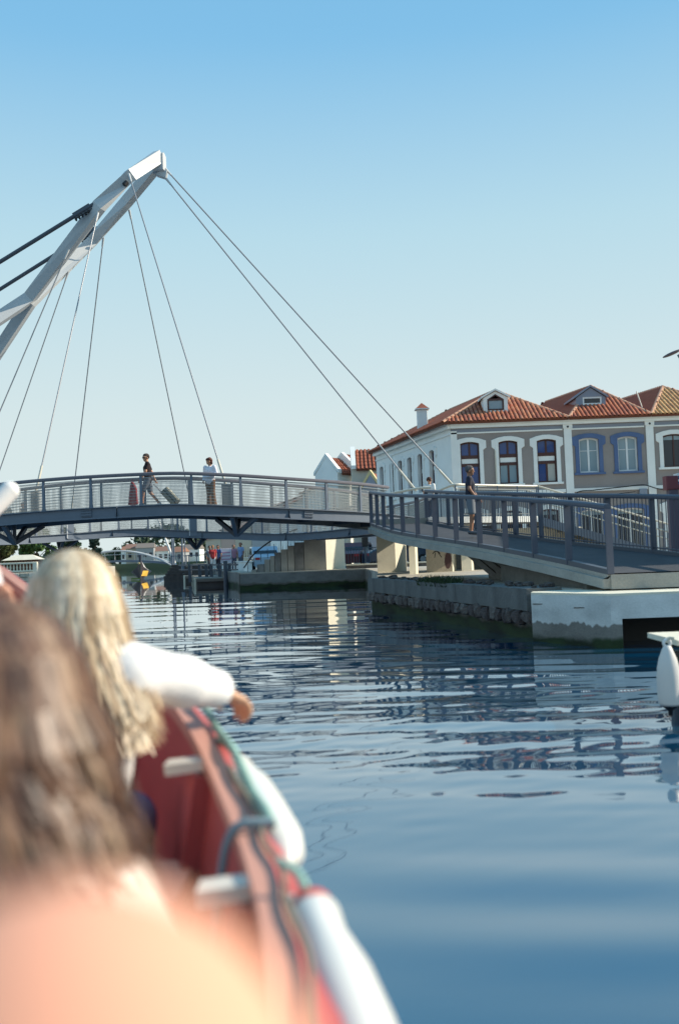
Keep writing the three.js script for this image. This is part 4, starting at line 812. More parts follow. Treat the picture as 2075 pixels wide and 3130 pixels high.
  for (let i = 0; i < 9; i++) {
    const d = rr(232, 262), px = 395 + i * 24, x = (px - 1037) / 3043 * d, w = rr(3.6, 6), h = rr(2.0, 3.8), [nm, m] = tn[i % 4];
    const t = thing('far_house', `small ${nm} far house ${where[i]}`, 'house', [x, 1.35, d], rr(-.3, .3), 'far houses');
    mesh('wall', box(w, h, 4, 0, h / 2, 0), m, t);
    const g = new THREE.Vector3(0, h + 1.1, 0), k = (a, b) => new THREE.Vector3(a * (w / 2 + .2), h, b * 2.2); mesh('roof', quads([[k(-1, 1), k(1, 1), new THREE.Vector3(w / 2, h + 1.1, 0), new THREE.Vector3(-w / 2, h + 1.1, 0)], [k(-1, -1), k(1, -1), new THREE.Vector3(w / 2, h + 1.1, 0), new THREE.Vector3(-w / 2, h + 1.1, 0)], [k(-1, 1), k(-1, -1), new THREE.Vector3(-w / 2, h + 1.1, 0)], [k(1, 1), k(1, -1), new THREE.Vector3(w / 2, h + 1.1, 0)]]), farRoof[i % 3], t);
    for (let j = 0; j < 3; j++) mesh('window', box(.7, 1.0, .06, -w / 3 + j * w / 3, h * .55, 2.03), M.glassDark, t);
  }
  // arched footbridge far down the canal
  const ab = thing('arch_bridge', 'far white arched footbridge spanning the canal', 'footbridge', [0, 0, 0]), B0 = -52, B1 = -30.5, bd = 182;
  const arc = (y0, rise) => { const p = []; for (let i = 0; i <= 24; i++) { const u = i / 24; p.push(V(lerp(B0, B1, u), y0 + rise * 4 * u * (1 - u), bd)); } return p; };
  mesh('arch', tube(arc(.6, 3.3), .16, 6, 48), M.mast, ab); mesh('arch', tube(arc(.6, 3.3).map((v) => v.clone().add(new THREE.Vector3(0, 0, -2.4))), .16, 6, 48), M.mast, ab);
  mesh('deck', (() => { const p = arc(1.3, .9), q2 = []; for (let i = 0; i < 24; i++) { const o = new THREE.Vector3(0, 0, -2.4), dn = new THREE.Vector3(0, -.4, 0); q2.push([p[i], p[i + 1], p[i + 1].clone().add(o), p[i].clone().add(o)], [p[i], p[i + 1], p[i + 1].clone().add(dn), p[i].clone().add(dn)]); } return quads(q2); })(), M.paint, ab);
  const hg = arc(.6, 3.3), dk = arc(1.3, .9); for (let i = 4; i < 21; i += 2) mesh('hanger', rod(dk[i], hg[i], .05, .05, 5), M.mast, ab);
  mesh('hand_rail', tube(arc(2.3, .9), .05, 5, 48), M.mast, ab);
}
// ---------------------------------------------------------------- right bank furniture, pontoons, boats
function lampPost(x, d, h, label, arm = 0) {
  const t = thing('lamp_post', label, 'lamp post', [x, QY, d], 0, 'lamp posts'), P = (a, b, c) => new THREE.Vector3(a, b, c);
  mesh('pole', rod(P(0, 0, 0), P(0, h, 0), .09, .05, 8), M.paint, t); mesh('foot', rod(P(0, 0, 0), P(0, .4, 0), .14, .12, 8), M.paint, t);
  if (arm) { const g = new THREE.SphereGeometry(1, 12, 8); g.scale(.42, .07, .12); g.rotateZ(.38); g.translate(-.33, h + .02, 0); mesh('lamp_head', g, mat([.12, .08, .08], { roughness: .4 }), t); mesh('arm', rod(P(0, h - .2, 0), P(-.1, h - .04, 0), .05, .04, 6), M.paint, t); }
  else { mesh('lamp_head', cbox(.5, .08, .16, .02, -.2, h, 0), M.paintDark, t); }
}
lampPost(14.0, 40, 8.35, 'tall street lamp with a drooping brown head at the right edge', 1);
{
  const spots = [[-14.2, 84, 4.6, 'thin lamp post left of the gangway on the pontoon quay'], [-16.9, 101, 4.4, 'thin pole behind the pale boat bow'], [-15.4, 92, 4.8, 'tall thin pole between the two pontoons'], [-20, 128, 5.2, 'far thin pole near the arch bridge end'], [-12.4, 78, 4.4, 'thin pole at the near pontoon']];
  for (const [x, d, h, l] of spots) lampPost(x, d, h, l);
  const wm = tag(mesh('white_mast', rod(V(-24.9, .9, 150), V(-27.4, 8.2, 150), .22, .12, 8), M.white), 'slanting white mast rising far behind the moored boats', 'mast');
  // white wall on the quay
  const ww = thing('parapet_wall', 'white parapet wall at the quay edge behind the pontoon', 'wall', [0, 0, 0]);
  mesh('wall', slab([[-5.45, 58.0], [-9.3, 77.8], [-9.05, 77.9], [-5.2, 58.1]], QY - .4, 1.38), M.plasterWhite, ww); mesh('coping', slab([[-5.5, 57.95], [-9.38, 77.9], [-9, 77.95], [-5.12, 58]], 1.38, 1.44), M.trim, ww);
  // pontoons
  const wood = matT(mottled(81, [.17, .13, .105], { amp: .35, speck: .2, metres: 1 })), woodD = matT(mottled(82, [.07, .055, .05], { amp: .4, speck: .2, metres: 1 }));
  const pontoon = (label, x0, x1, d0, d1, skew) => {
    const t = thing('pontoon', label, 'pontoon', [0, 0, 0], 0, 'floating pontoons'); const n = Math.round((d1 - d0) / .5);
    for (let i = 0; i < n; i++) { const d = d0 + (i + .5) * (d1 - d0) / n, s = skew * (d - d0); mesh('deck_plank', box(x1 - x0, .07, (d1 - d0) / n - .03, (x0 + x1) / 2 + s, .47, -d), i % 2 ? wood : M.deck, t); }
    mesh('float', box(x1 - x0 - .1, .5, .35, (x0 + x1) / 2, .16, -d0 - .2), woodD, t); mesh('front_beam', box(x1 - x0 + .02, .16, .1, (x0 + x1) / 2, .36, -d0 + .02), wood, t);
    for (let i = 0; i < 9; i++) { const d = d0 + .3 + i * (d1 - d0 - .5) / 8, s = skew * (d - d0); mesh('fender_post', box(.14, .62, .18, x0 - .06 + s, .2, -d), i % 2 ? wood : M.cream, t); }
    mesh('side_float', quads([[V(x0 + .05, -.1, d0 + .1), V(x0 + .05 + skew * (d1 - d0), -.1, d1), V(x0 + .05 + skew * (d1 - d0), .42, d1), V(x0 + .05, .42, d0 + .1)]]), woodD, t);
    return t;
  };
  const p1 = pontoon('dark wooden pontoon with pale fender posts nearest to the footbridge', -8.9, -7.15, 61, 72, -.165);
  pontoon('small dark pontoon beside the boat bow', -11.6, -10.6, 74, 82, -.16);
  // gangway railing on the near pontoon
  const gw = thing('gangway', 'dark gangway with upright posts leading up from the pontoon', 'gangway', [0, 0, 0]);
  mesh('top_rail', bar(V(-6.3, 1.25, 60.4), V(-11.2, 1.3, 69), .1, .1), M.paintDark, gw); mesh('mid_rail', bar(V(-6.3, .95, 60.4), V(-11.2, 1.0, 69), .07, .07), M.paintDark, gw);
  for (const u of [.12, .28, .42, .5, .62, .8]) { const x = lerp(-6.3, -11.2, u), d = lerp(60.4, 69, u); mesh('post', box(.2, 1.2, .2, x, .75, -d), M.paintDark, gw); }
  mesh('mooring_pile', rod(V(-7.0, -.8, 60.2), V(-7.0, 1.5, 60.2), .15, .13, 8), M.paintDark, gw);
  for (const [x, d] of [[-13.0, 80], [-11.0, 76]]) { const bt = thing('mooring_platform', x < -12 ? 'dark stepped mooring platform farther along the bank' : 'dark stepped mooring platform beside the near pontoon', 'platform', [x, 0, d], 0, 'mooring platforms'); for (let k = 0; k < 4; k++) mesh('tier', cbox(2.0 - k * .3, .22, 1.6 - k * .2, .02, 0, .55 + k * .22, 0), woodD, bt); for (const s of [-.6, 0, .6]) mesh('barrier', box(.06, .7, .06, s, 1.7, 0), M.paint, bt); mesh('barrier_rail', box(1.4, .06, .06, 0, 2.0, 0), M.paint, bt); mesh('float', box(2.2, .7, 1.9, 0, .1, 0), woodD, bt); }
  // traditional boat bow facing us
  const b = thing('moored_boat', 'moored boat with a tall dark painted bow and sunlit yellow side', 'boat', [-18.9, 0, 94], .18);
  const P = (x, y, z) => new THREE.Vector3(x, y, z);
  const sec = [[0, 1.95, 2.1, .06], [0, 1.2, 1.5, .3], [0, .82, .4, .75], [0, .7, -1.5, .95], [0, .7, -6, .95], [0, .9, -8, .5]];
  const rq = [[], []]; for (let i = 0; i < sec.length - 1; i++) { const [, y0, z0, w0] = sec[i], [, y1, z1, w1] = sec[i + 1]; for (const s of [-1, 1]) { rq[0].push([P(0, i ? -.1 : -.1, z0 * .8), P(0, -.1, z1 * .8), P(s * w1, y1, z1), P(s * w0, y0, z0)]); } }
  mesh('hull', quads(rq[0]), mat([.055, .045, .05], { roughness: .5 }), b);
  mesh('painted_panel', quads([[P(.07, .35, 1.72), P(.56, .3, .55), P(.72, .78, .45), P(.1, 1.1, 1.62)]]), mat([.70, .42, .06], { roughness: .5 }), b); mesh('white_panel', quads([[P(.1, 1.14, 1.64), P(.74, .84, .47), P(.5, 1.06, .9), P(.11, 1.75, 1.98)]]), M.white, b);
  mesh('bow_knob', rod(P(0, 1.7, 2.0), P(0, 2.35, 2.25), .1, .16, 8), M.paintDark, b); mesh('green_strake', bar(P(-.9, .1, -.2), P(-.05, .12, 1.7), .05, .14), mat([.13, .19, .03]), b); mesh('emblem', new THREE.SphereGeometry(.12, 10, 8).translate(-.12, 1.55, 1.98), mat([.7, .5, .25]), b);
  // cars under and behind the bridge
  const car = (label, x, d, turn, rgb) => {
    const t = thing('parked_car', label, 'car', [x, QY, d], turn, 'cars parked on the quay street'), m = mat(rgb, { roughness: .3, clearcoat: .6 });
    const s = new THREE.Shape(); [[-2, .3], [-2.02, .75], [-1.75, .9], [-1.15, .95], [-.6, 1.4], [.7, 1.42], [1.35, .95], [1.95, .85], [2.02, .4], [1.9, .3]].forEach(([a, c], i) => i ? s.lineTo(a, c) : s.moveTo(a, c)); s.closePath();
    const g = new THREE.ExtrudeGeometry(s, { depth: 1.5, bevelEnabled: true, bevelSize: .07, bevelThickness: .09, bevelSegments: 2 }); g.translate(0, 0, -.75); mesh('body', g, m, t);
    for (const z of [-.85, .85]) { mesh('side_window', box(1.5, .34, .02, .05, 1.15, z), M.glassDark, t); mesh('door_seam', box(.015, .8, .012, .1, .65, z * 1.0), M.black, t); for (const wx of [-1.25, 1.25]) { const w = new THREE.CylinderGeometry(.31, .31, .2, 16); w.rotateX(Math.PI / 2); w.translate(wx, .31, z * .93); const wh = mesh('wheel', w, M.tyre, t); const r = new THREE.CylinderGeometry(.18, .18, .03, 12); r.rotateX(Math.PI / 2); r.translate(wx, .31, z * 1.07); mesh('rim', r, M.cable, wh); } }
    mesh('windscreen', quads([[P(.76, 1.36, -.7), P(.76, 1.36, .7), P(1.38, .98, .76), P(1.38, .98, -.76)]].map((r) => r.map((v) => v.add(P(.03, .05, 0))))), M.glassDark, t); mesh('rear_window', quads([[P(-.64, 1.36, -.7), P(-.64, 1.36, .7), P(-1.16, .98, .76), P(-1.16, .98, -.76)]].map((r) => r.map((v) => v.add(P(-.03, .05, 0))))), M.glassDark, t);
    for (const z of [-.6, .6]) { mesh('headlight', box(.05, .14, .3, 2.06, .66, z), M.glassPale, t); mesh('tail_light', box(.05, .14, .28, -2.08, .7, z), mat([.4, .02, .02]), t); }
  };
  car('dark red car parked behind the sunlit pier', .9, 62, 1.3, [.10, .012, .015]); car('pale blue car parked above the white parapet wall', -5.0, 64.5, 1.75, [.35, .45, .55]); car('dark blue car parked behind the pier of the landing', 3.4, 60, .3, [.02, .035, .07]);
  // fence and sign under the deck
  const fe = thing('street_fence', 'dark barred fence beside the sunlit pier under the deck', 'fence', [0, 0, 0]); mesh('rail', bar(V(.25, 1.95, 57), V(3.5, 1.95, 56), .05, .05), M.paintDark, fe); for (let i = 0; i < 22; i++) { const u = i / 21; mesh('bar', box(.03, 1.1, .03, lerp(.25, 3.5, u), 1.4, -lerp(57, 56, u)), M.paintDark, fe); }
  const sg = thing('street_sign', 'dark rounded street sign on a post under the deck', 'sign', [1.35, QY, 55.4]); mesh('post', rod(P(0, 0, 0), P(0, 1.5, 0), .04, .04, 6), M.paintDark, sg); mesh('panel', cbox(.36, .6, .08, .06, 0, 1.45, 0), M.black, sg);
  // banner post at the right edge
  const bp = thing('banner_post', 'dark post with a red box and a blue striped cloth at the right edge', 'post', [10.25, QY, 30.3]); mesh('post', cbox(.3, 2.6, .3, .03, -.1, 1.3, 0), mat([.12, .09, .12]), bp); mesh('red_box', cbox(.46, .42, .4, .03, -.1, 2.55, 0), mat([.20, .05, .06]), bp);
  for (let k = 0; k < 4; k++) mesh('cloth_stripe', cbox(.62, .085, .42, .02, .32, 2.52 + k * .088, 0), k % 2 ? M.frameWhite : M.trimBlue, bp);
  const sb = thing('poster_board', 'pale pink poster board among the people on the quay', 'board', [-7.55, QY, 65.4], .2); mesh('board', cbox(.75, .95, .06, .01, 0, .98, 0), mat([.62, .58, .64]), sb); for (const x of [-.3, .3]) mesh('leg', box(.05, .6, .05, x, .28, 0), M.paint, sb); for (let k = 0; k < 3; k++) mesh('printed_stripe', box(.6, .08, .012, 0, .75 + k * .22, .036), mat([.45, .25, .35]), sb);
  // white fender on the mooring float at the right
  const fl = thing('mooring_float', 'weathered white timber float end with a white fender tied to its corner', 'jetty', [0, 0, 0]);
  mesh('top_beam', cbox(2.2, .05, .9, .012, 4.06, .70, -9.35), M.cream, fl); mesh('side_board', cbox(2.1, .13, .05, .01, 4.08, .60, -8.93), M.concreteGrey, fl); mesh('lower_board', cbox(2.1, .1, .05, .01, 4.09, .48, -8.94), M.concreteGrey, fl); mesh('leg', cbox(.12, 1.6, .12, .015, 3.16, -.25, -8.98), M.concreteDark, fl); mesh('leg', cbox(.12, 1.6, .12, .015, 3.2, -.25, -9.7), M.concreteDark, fl);
  const fe2 = thing('boat_fender', 'bulging white fender hanging from the jetty corner at the right', 'fender', [2.86, .15, 8.9]);
  mesh('body', new THREE.LatheGeometry([[.001, .0], [.085, .006], [.1, .03], [.104, .12], [.104, .25], [.096, .34], [.078, .42], [.05, .49], [.032, .53], [.001, .54]].map((p) => new THREE.Vector2(...p)), 28), mat([.66, .64, .60], { roughness: .45 }), fe2);
  mesh('end_cap', new THREE.LatheGeometry([[.001, -.09], [.018, -.085], [.02, -.04], [.06, -.01], [.072, .008]].map((p) => new THREE.Vector2(...p)), 20), M.black, fe2);
  mesh('eye', new THREE.TorusGeometry(.03, .014, 8, 14).translate(0, .555, 0), M.white, fe2); mesh('rope', tube([P(0, .56, 0), P(.02, .6, .01), P(.06, .6, .02)], .014, 6), M.cream, fe2);
}

// ---------------------------------------------------------------- people
// smooth union of tapered bones, meshed with surface nets
function sdfGeo(bones, cell, k = .035, colorOf) {
  let lo = [1e9, 1e9, 1e9], hi = [-1e9, -1e9, -1e9];
  for (const b of bones) for (const [p, r] of [[b.a, b.ra], [b.b, b.rb]]) for (let i = 0; i < 3; i++) { const s = r * (b.s ? b.s[i] : 1); lo[i] = Math.min(lo[i], p[i] - s - cell * 2.5); hi[i] = Math.max(hi[i], p[i] + s + cell * 2.5); }
  const N = [0, 1, 2].map((i) => Math.ceil((hi[i] - lo[i]) / cell) + 1);
  const B = bones.map((b) => { const s = b.s || [1, 1, 1], a = b.a.map((v, i) => v / s[i]), c = b.b.map((v, i) => v / s[i]), d = [c[0] - a[0], c[1] - a[1], c[2] - a[2]]; return { s, a, d, l: d[0] * d[0] + d[1] * d[1] + d[2] * d[2] || 1e-9, ra: b.ra, rb: b.rb, m: Math.min(...s), neg: b.neg }; });
  const f = (x, y, z) => {
    let v = 1e3;
    for (const b of B) {
      const px = x / b.s[0] - b.a[0], py = y / b.s[1] - b.a[1], pz = z / b.s[2] - b.a[2], t = clamp((px * b.d[0] + py * b.d[1] + pz * b.d[2]) / b.l);
      const qx = px - b.d[0] * t, qy = py - b.d[1] * t, qz = pz - b.d[2] * t, e = (Math.sqrt(qx * qx + qy * qy + qz * qz) - (b.ra + (b.rb - b.ra) * t)) * b.m;
      const h = Math.max(k - Math.abs(v - e), 0) / k; v = Math.min(v, e) - h * h * k * .25;
    }
    return v;
  };
  const F = new Float32Array(N[0] * N[1] * N[2]), id = (i, j, l) => (l * N[1] + j) * N[0] + i;
  for (let l = 0; l < N[2]; l++) for (let j = 0; j < N[1]; j++) for (let i = 0; i < N[0]; i++) F[id(i, j, l)] = f(lo[0] + i * cell, lo[1] + j * cell, lo[2] + l * cell);
  const vid = new Int32Array(F.length).fill(-1), pos = [], nor = [], idx = [];
  for (let l = 0; l < N[2] - 1; l++) for (let j = 0; j < N[1] - 1; j++) for (let i = 0; i < N[0] - 1; i++) {
    let n = 0, sx = 0, sy = 0, sz = 0;
    const c = []; for (let q = 0; q < 8; q++) c.push(F[id(i + (q & 1), j + ((q >> 1) & 1), l + (q >> 2))]);
    if (c.every((v) => v < 0) || c.every((v) => v >= 0)) continue;
    for (const [p, q] of EDGES) if ((c[p] < 0) !== (c[q] < 0)) { const t = c[p] / (c[p] - c[q]); sx += lerp(p & 1, q & 1, t); sy += lerp((p >> 1) & 1, (q >> 1) & 1, t); sz += lerp(p >> 2, q >> 2, t); n++; }
    const x = lo[0] + (i + sx / n) * cell, y = lo[1] + (j + sy / n) * cell, z = lo[2] + (l + sz / n) * cell, e = cell * .5;
    const g = new THREE.Vector3(f(x + e, y, z) - f(x - e, y, z), f(x, y + e, z) - f(x, y - e, z), f(x, y, z + e) - f(x, y, z - e)).normalize();
    vid[id(i, j, l)] = pos.length / 3; pos.push(x, y, z); nor.push(g.x, g.y, g.z);
  }
  for (let l = 1; l < N[2] - 1; l++) for (let j = 1; j < N[1] - 1; j++) for (let i = 1; i < N[0] - 1; i++) {
    const a = F[id(i, j, l)] < 0;
    const quad = (p, q, r, s, flip) => { if ([p, q, r, s].some((v) => v < 0)) return; flip ? idx.push(p, r, q, p, s, r) : idx.push(p, q, r, p, r, s); };
    if (a !== F[id(i + 1, j, l)] < 0) quad(vid[id(i, j - 1, l - 1)], vid[id(i, j, l - 1)], vid[id(i, j, l)], vid[id(i, j - 1, l)], !a);
    if (a !== F[id(i, j + 1, l)] < 0) quad(vid[id(i - 1, j, l - 1)], vid[id(i - 1, j, l)], vid[id(i, j, l)], vid[id(i, j, l - 1)], !a);
    if (a !== F[id(i, j, l + 1)] < 0) quad(vid[id(i - 1, j - 1, l)], vid[id(i, j - 1, l)], vid[id(i, j, l)], vid[id(i - 1, j, l)], !a);
  }
  const g = new THREE.BufferGeometry(); g.setAttribute('position', new THREE.Float32BufferAttribute(pos, 3)); g.setAttribute('normal', new THREE.Float32BufferAttribute(nor, 3)); g.setIndex(idx);
  return g;
}
const EDGES = [[0, 1], [2, 3], [4, 5], [6, 7], [0, 2], [1, 3], [4, 6], [5, 7], [0, 4], [1, 5], [2, 6], [3, 7]];
const bone = (a, b, ra, rb, s) => ({ a, b, ra, rb, s });
const add3 = (a, b) => a.map((v, i) => v + b[i]), mix3 = (a, b, t) => a.map((v, i) => lerp(v, b[i], t));
// hand: palm, four curled fingers, thumb; w wrist, dir along the palm, nrm palm normal, side towards the thumb
function handBones(w, dir, nrm, side, curl = .6, k = 1) {
  const D = new THREE.Vector3(...dir).normalize(), S = new THREE.Vector3(...side).normalize(), N = new THREE.Vector3(...nrm).normalize(), W = new THREE.Vector3(...w), at = (d, s, n) => W.clone().addScaledVector(D, d * k).addScaledVector(S, s * k).addScaledVector(N, n * k).toArray(), out = [];
  out.push(bone(at(.0, 0, 0), at(.03, 0, 0), .024 * k, .026 * k), bone(at(.03, .02, 0), at(.085, .028, 0), .017 * k, .014 * k), bone(at(.03, -.012, 0), at(.085, -.026, 0), .017 * k, .013 * k), bone(at(.03, .004, 0), at(.088, 0, 0), .017 * k, .014 * k));
  [[.033, .07], [.011, .08], [-.011, .074], [-.031, .058]].forEach(([s, L]) => {
    let p = [.088, s, 0], a = curl * .4; const seg = [.45, .32, .25];
    for (let j = 0; j < 3; j++) { const q = [p[0] + Math.cos(a) * L * seg[j], s, p[2] + Math.sin(a) * L * seg[j]]; out.push(bone(at(...p), at(...q), (.0095 - j * .0008) * k, (.0088 - j * .001) * k)); p = q; a += curl * .75; }
  });
  out.push(bone(at(.025, .03, .005), at(.055, .058, .018), .013 * k, .0105 * k), bone(at(.055, .058, .018), at(.082, .062, .034), .0105 * k, .0085 * k));
  return out;
}
const STAND = { pelvis: [0, .94, 0], chest: [0, 1.27, .005], neck: [0, 1.47, -.01], head: [0, 1.62, .015], shL: [.185, 1.42, 0], shR: [-.185, 1.42, 0], elL: [.24, 1.14, -.03], elR: [-.24, 1.14, -.03], wrL: [.25, .89, .05], wrR: [-.25, .89, .05], hipL: [.09, .92, 0], hipR: [-.09, .92, 0], knL: [.1, .5, .02], knR: [-.1, .5, .02], anL: [.1, .085, -.02], anR: [-.1, .085, -.02] };
function person(o) {
  const k = (o.H || 1.75) / 1.75, J = { ...STAND, ...(o.pose || {}) }, t = thing('person', o.label, 'person', o.pos, o.turn || 0, o.group), c = o.cell || .016, skin = o.skin || M.skin;
  const hd = J.head, look = o.look || [0, 0, 1], Lk = new THREE.Vector3(...look).normalize(), X = new THREE.Vector3(0, 1, 0).cross(Lk).normalize(), Yv = Lk.clone().cross(X), hp = (x, y, z) => [hd[0] + X.x * x + Yv.x * y + Lk.x * z, hd[1] + X.y * x + Yv.y * y + Lk.y * z, hd[2] + X.z * x + Yv.z * y + Lk.z * z];
  const torso = (i) => [bone(add3(J.pelvis, [.055, 0, 0]), add3(J.chest, [.065, 0, 0]), .105 + i, .105 + i), bone(add3(J.pelvis, [-.055, 0, 0]), add3(J.chest, [-.065, 0, 0]), .105 + i, .105 + i), bone(add3(J.chest, [.06, .02, 0]), mix3(J.shL, J.chest, .12), .1 + i, .062 + i), bone(add3(J.chest, [-.06, .02, 0]), mix3(J.shR, J.chest, .12), .1 + i, .062 + i), bone(J.chest, mix3(J.neck, J.chest, .3), .1 + i, .06 + i)];
  const armU = (s, i, e = 1) => bone(J['sh' + s], mix3(J['sh' + s], J['el' + s], e), .053 + i, lerp(.053, .042, e) + i), armL = (s, i, e = 1) => bone(J['el' + s], mix3(J['el' + s], J['wr' + s], e), .041 + i, lerp(.041, .027, e) + i);
  const legU = (s, i, e = 1) => bone(J['hip' + s], mix3(J['hip' + s], J['kn' + s], e), .088 + i, lerp(.088, .056, e) + i), legL = (s, i, e = 1, fl = 0) => bone(J['kn' + s], mix3(J['kn' + s], J['an' + s], e), .056 + i, lerp(.056, .038, e) + i + fl);
  const foot = (s, i) => { const d = (o.feet && o.feet[s]) || [0, -.06, .15], a = J['an' + s]; return bone(add3(a, [0, -.035, -.03]), add3(a, d), .042 + i, .034 + i); };
  const head = [bone(hp(0, .03, -.03), hp(0, .03, .012), .091, .085), bone(hp(0, -.02, .02), hp(0, -.075, .045), .072, .042), bone(J.neck, hp(0, -.04, -.02), .056, .052), bone(hp(0, .0, .085), hp(0, -.022, .105), .012, .017), bone(hp(.088, -.005, -.01), hp(.092, -.03, -.012), .016, .012), bone(hp(-.088, -.005, -.01), hp(-.092, -.03, -.012), .016, .012), bone(hp(-.025, -.058, .082), hp(.025, -.058, .082), .009, .009), bone(hp(-.05, .032, .075), hp(.05, .032, .075), .014, .014)];
  const S = (bs) => bs.map((b) => ({ ...b, a: b.a.map((v) => v * k), b: b.b.map((v) => v * k), ra: b.ra * k, rb: b.rb * k }));
  const limbs = [armU('L', 0), armU('R', 0), armL('L', 0), armL('R', 0), legU('L', 0), legU('R', 0), legL('L', 0), legL('R', 0), foot('L', 0), foot('R', 0)];
  const gs = [sdfGeo(S([...torso(-.01), ...limbs, bone(J.neck, mix3(J.neck, J.head, .6), .056, .052)]), c), sdfGeo(S(head), Math.min(c, o.headCell || .009), .02)];
  for (const s of ['L', 'R']) { const el = J['el' + s], wr = J['wr' + s], d = wr.map((v, i) => v - el[i]), h = (o.hands && o.hands[s]) || {}; gs.push(sdfGeo(S(handBones(wr, h.dir || d, h.nrm || [s === 'L' ? -1 : 1, 0, 0], h.side || [0, .15, 1], h.curl ?? .6)), o.handCell || .007, .008)); }
  mesh('body', gs, skin, t);
  const cl = o.clothes || {};
  if (cl.top) { const e = cl.sleeve === 'long' ? 1 : .62, li = cl.loose || .013, b = [...torso(li), armU('L', li, cl.sleeve === 'none' ? .05 : e), armU('R', li, cl.sleeve === 'none' ? .05 : e)]; if (cl.sleeve === 'long') b.push(armL('L', li + .004, .92), armL('R', li + .004, .92)); b.push(bone(add3(J.pelvis, [.05, -.04, 0]), add3(J.pelvis, [.05, .1, 0]), .112 + li, .105 + li), bone(add3(J.pelvis, [-.05, -.04, 0]), add3(J.pelvis, [-.05, .1, 0]), .112 + li, .105 + li)); mesh('shirt', sdfGeo(S(b), c, .03), cl.top, t); }
  if (cl.bottom) { const b = [bone(add3(J.pelvis, [.045, -.02, 0]), add3(J.pelvis, [.04, .06, 0]), .115, .108), bone(add3(J.pelvis, [-.045, -.02, 0]), add3(J.pelvis, [-.04, .06, 0]), .115, .108)]; for (const s of ['L', 'R']) { if (cl.legs === 'shorts') b.push(bone(J['hip' + s], mix3(J['hip' + s], J['kn' + s], .85), .105, .092)); else b.push(legU(s, .018), legL(s, .02, .94, cl.flare || 0)); } mesh(cl.legs === 'shorts' ? 'shorts' : 'trousers', sdfGeo(S(b), c, .03), cl.bottom, t); }
  if (cl.shoes) for (const s of ['L', 'R']) mesh('shoe', sdfGeo(S([foot(s, .012)]), c * .8, .02), cl.shoes, t);
  if (o.hair) { const b = [bone(hp(0, .055, -.04), hp(0, .06, 0), .092, .087), bone(hp(.05, .03, -.05), hp(.05, .02, -.055), .055, .055), bone(hp(-.05, .03, -.05), hp(-.05, .02, -.055), .055, .055)]; if (o.bob) b.push(bone(hp(.07, .05, -.015), hp(.085, -.07, -.01), .05, .035), bone(hp(-.07, .05, -.015), hp(-.085, -.07, -.01), .05, .035), bone(hp(0, .03, -.07), hp(0, -.09, -.08), .07, .055), bone(hp(-.05, .085, .03), hp(.05, .085, .03), .045, .045)); mesh('hair', sdfGeo(S(b), Math.min(c, .01), .03), o.hair, t); }
  if (o.glasses) mesh('sunglasses', sdfGeo(S([bone(hp(-.045, .018, .083), hp(-.02, .018, .092), .019, .019), bone(hp(.045, .018, .083), hp(.02, .018, .092), .019, .019), bone(hp(-.09, .02, .0), hp(-.055, .02, .08), .007, .009), bone(hp(.09, .02, 0), hp(.055, .02, .08), .007, .009)]), .006, .008), M.black, t);
  return t;
}
const skinWarm = mat([.50, .25, .15], { roughness: .5 }), skinTan = mat([.36, .17, .10], { roughness: .55 });
const dk = (p) => ringY(p);
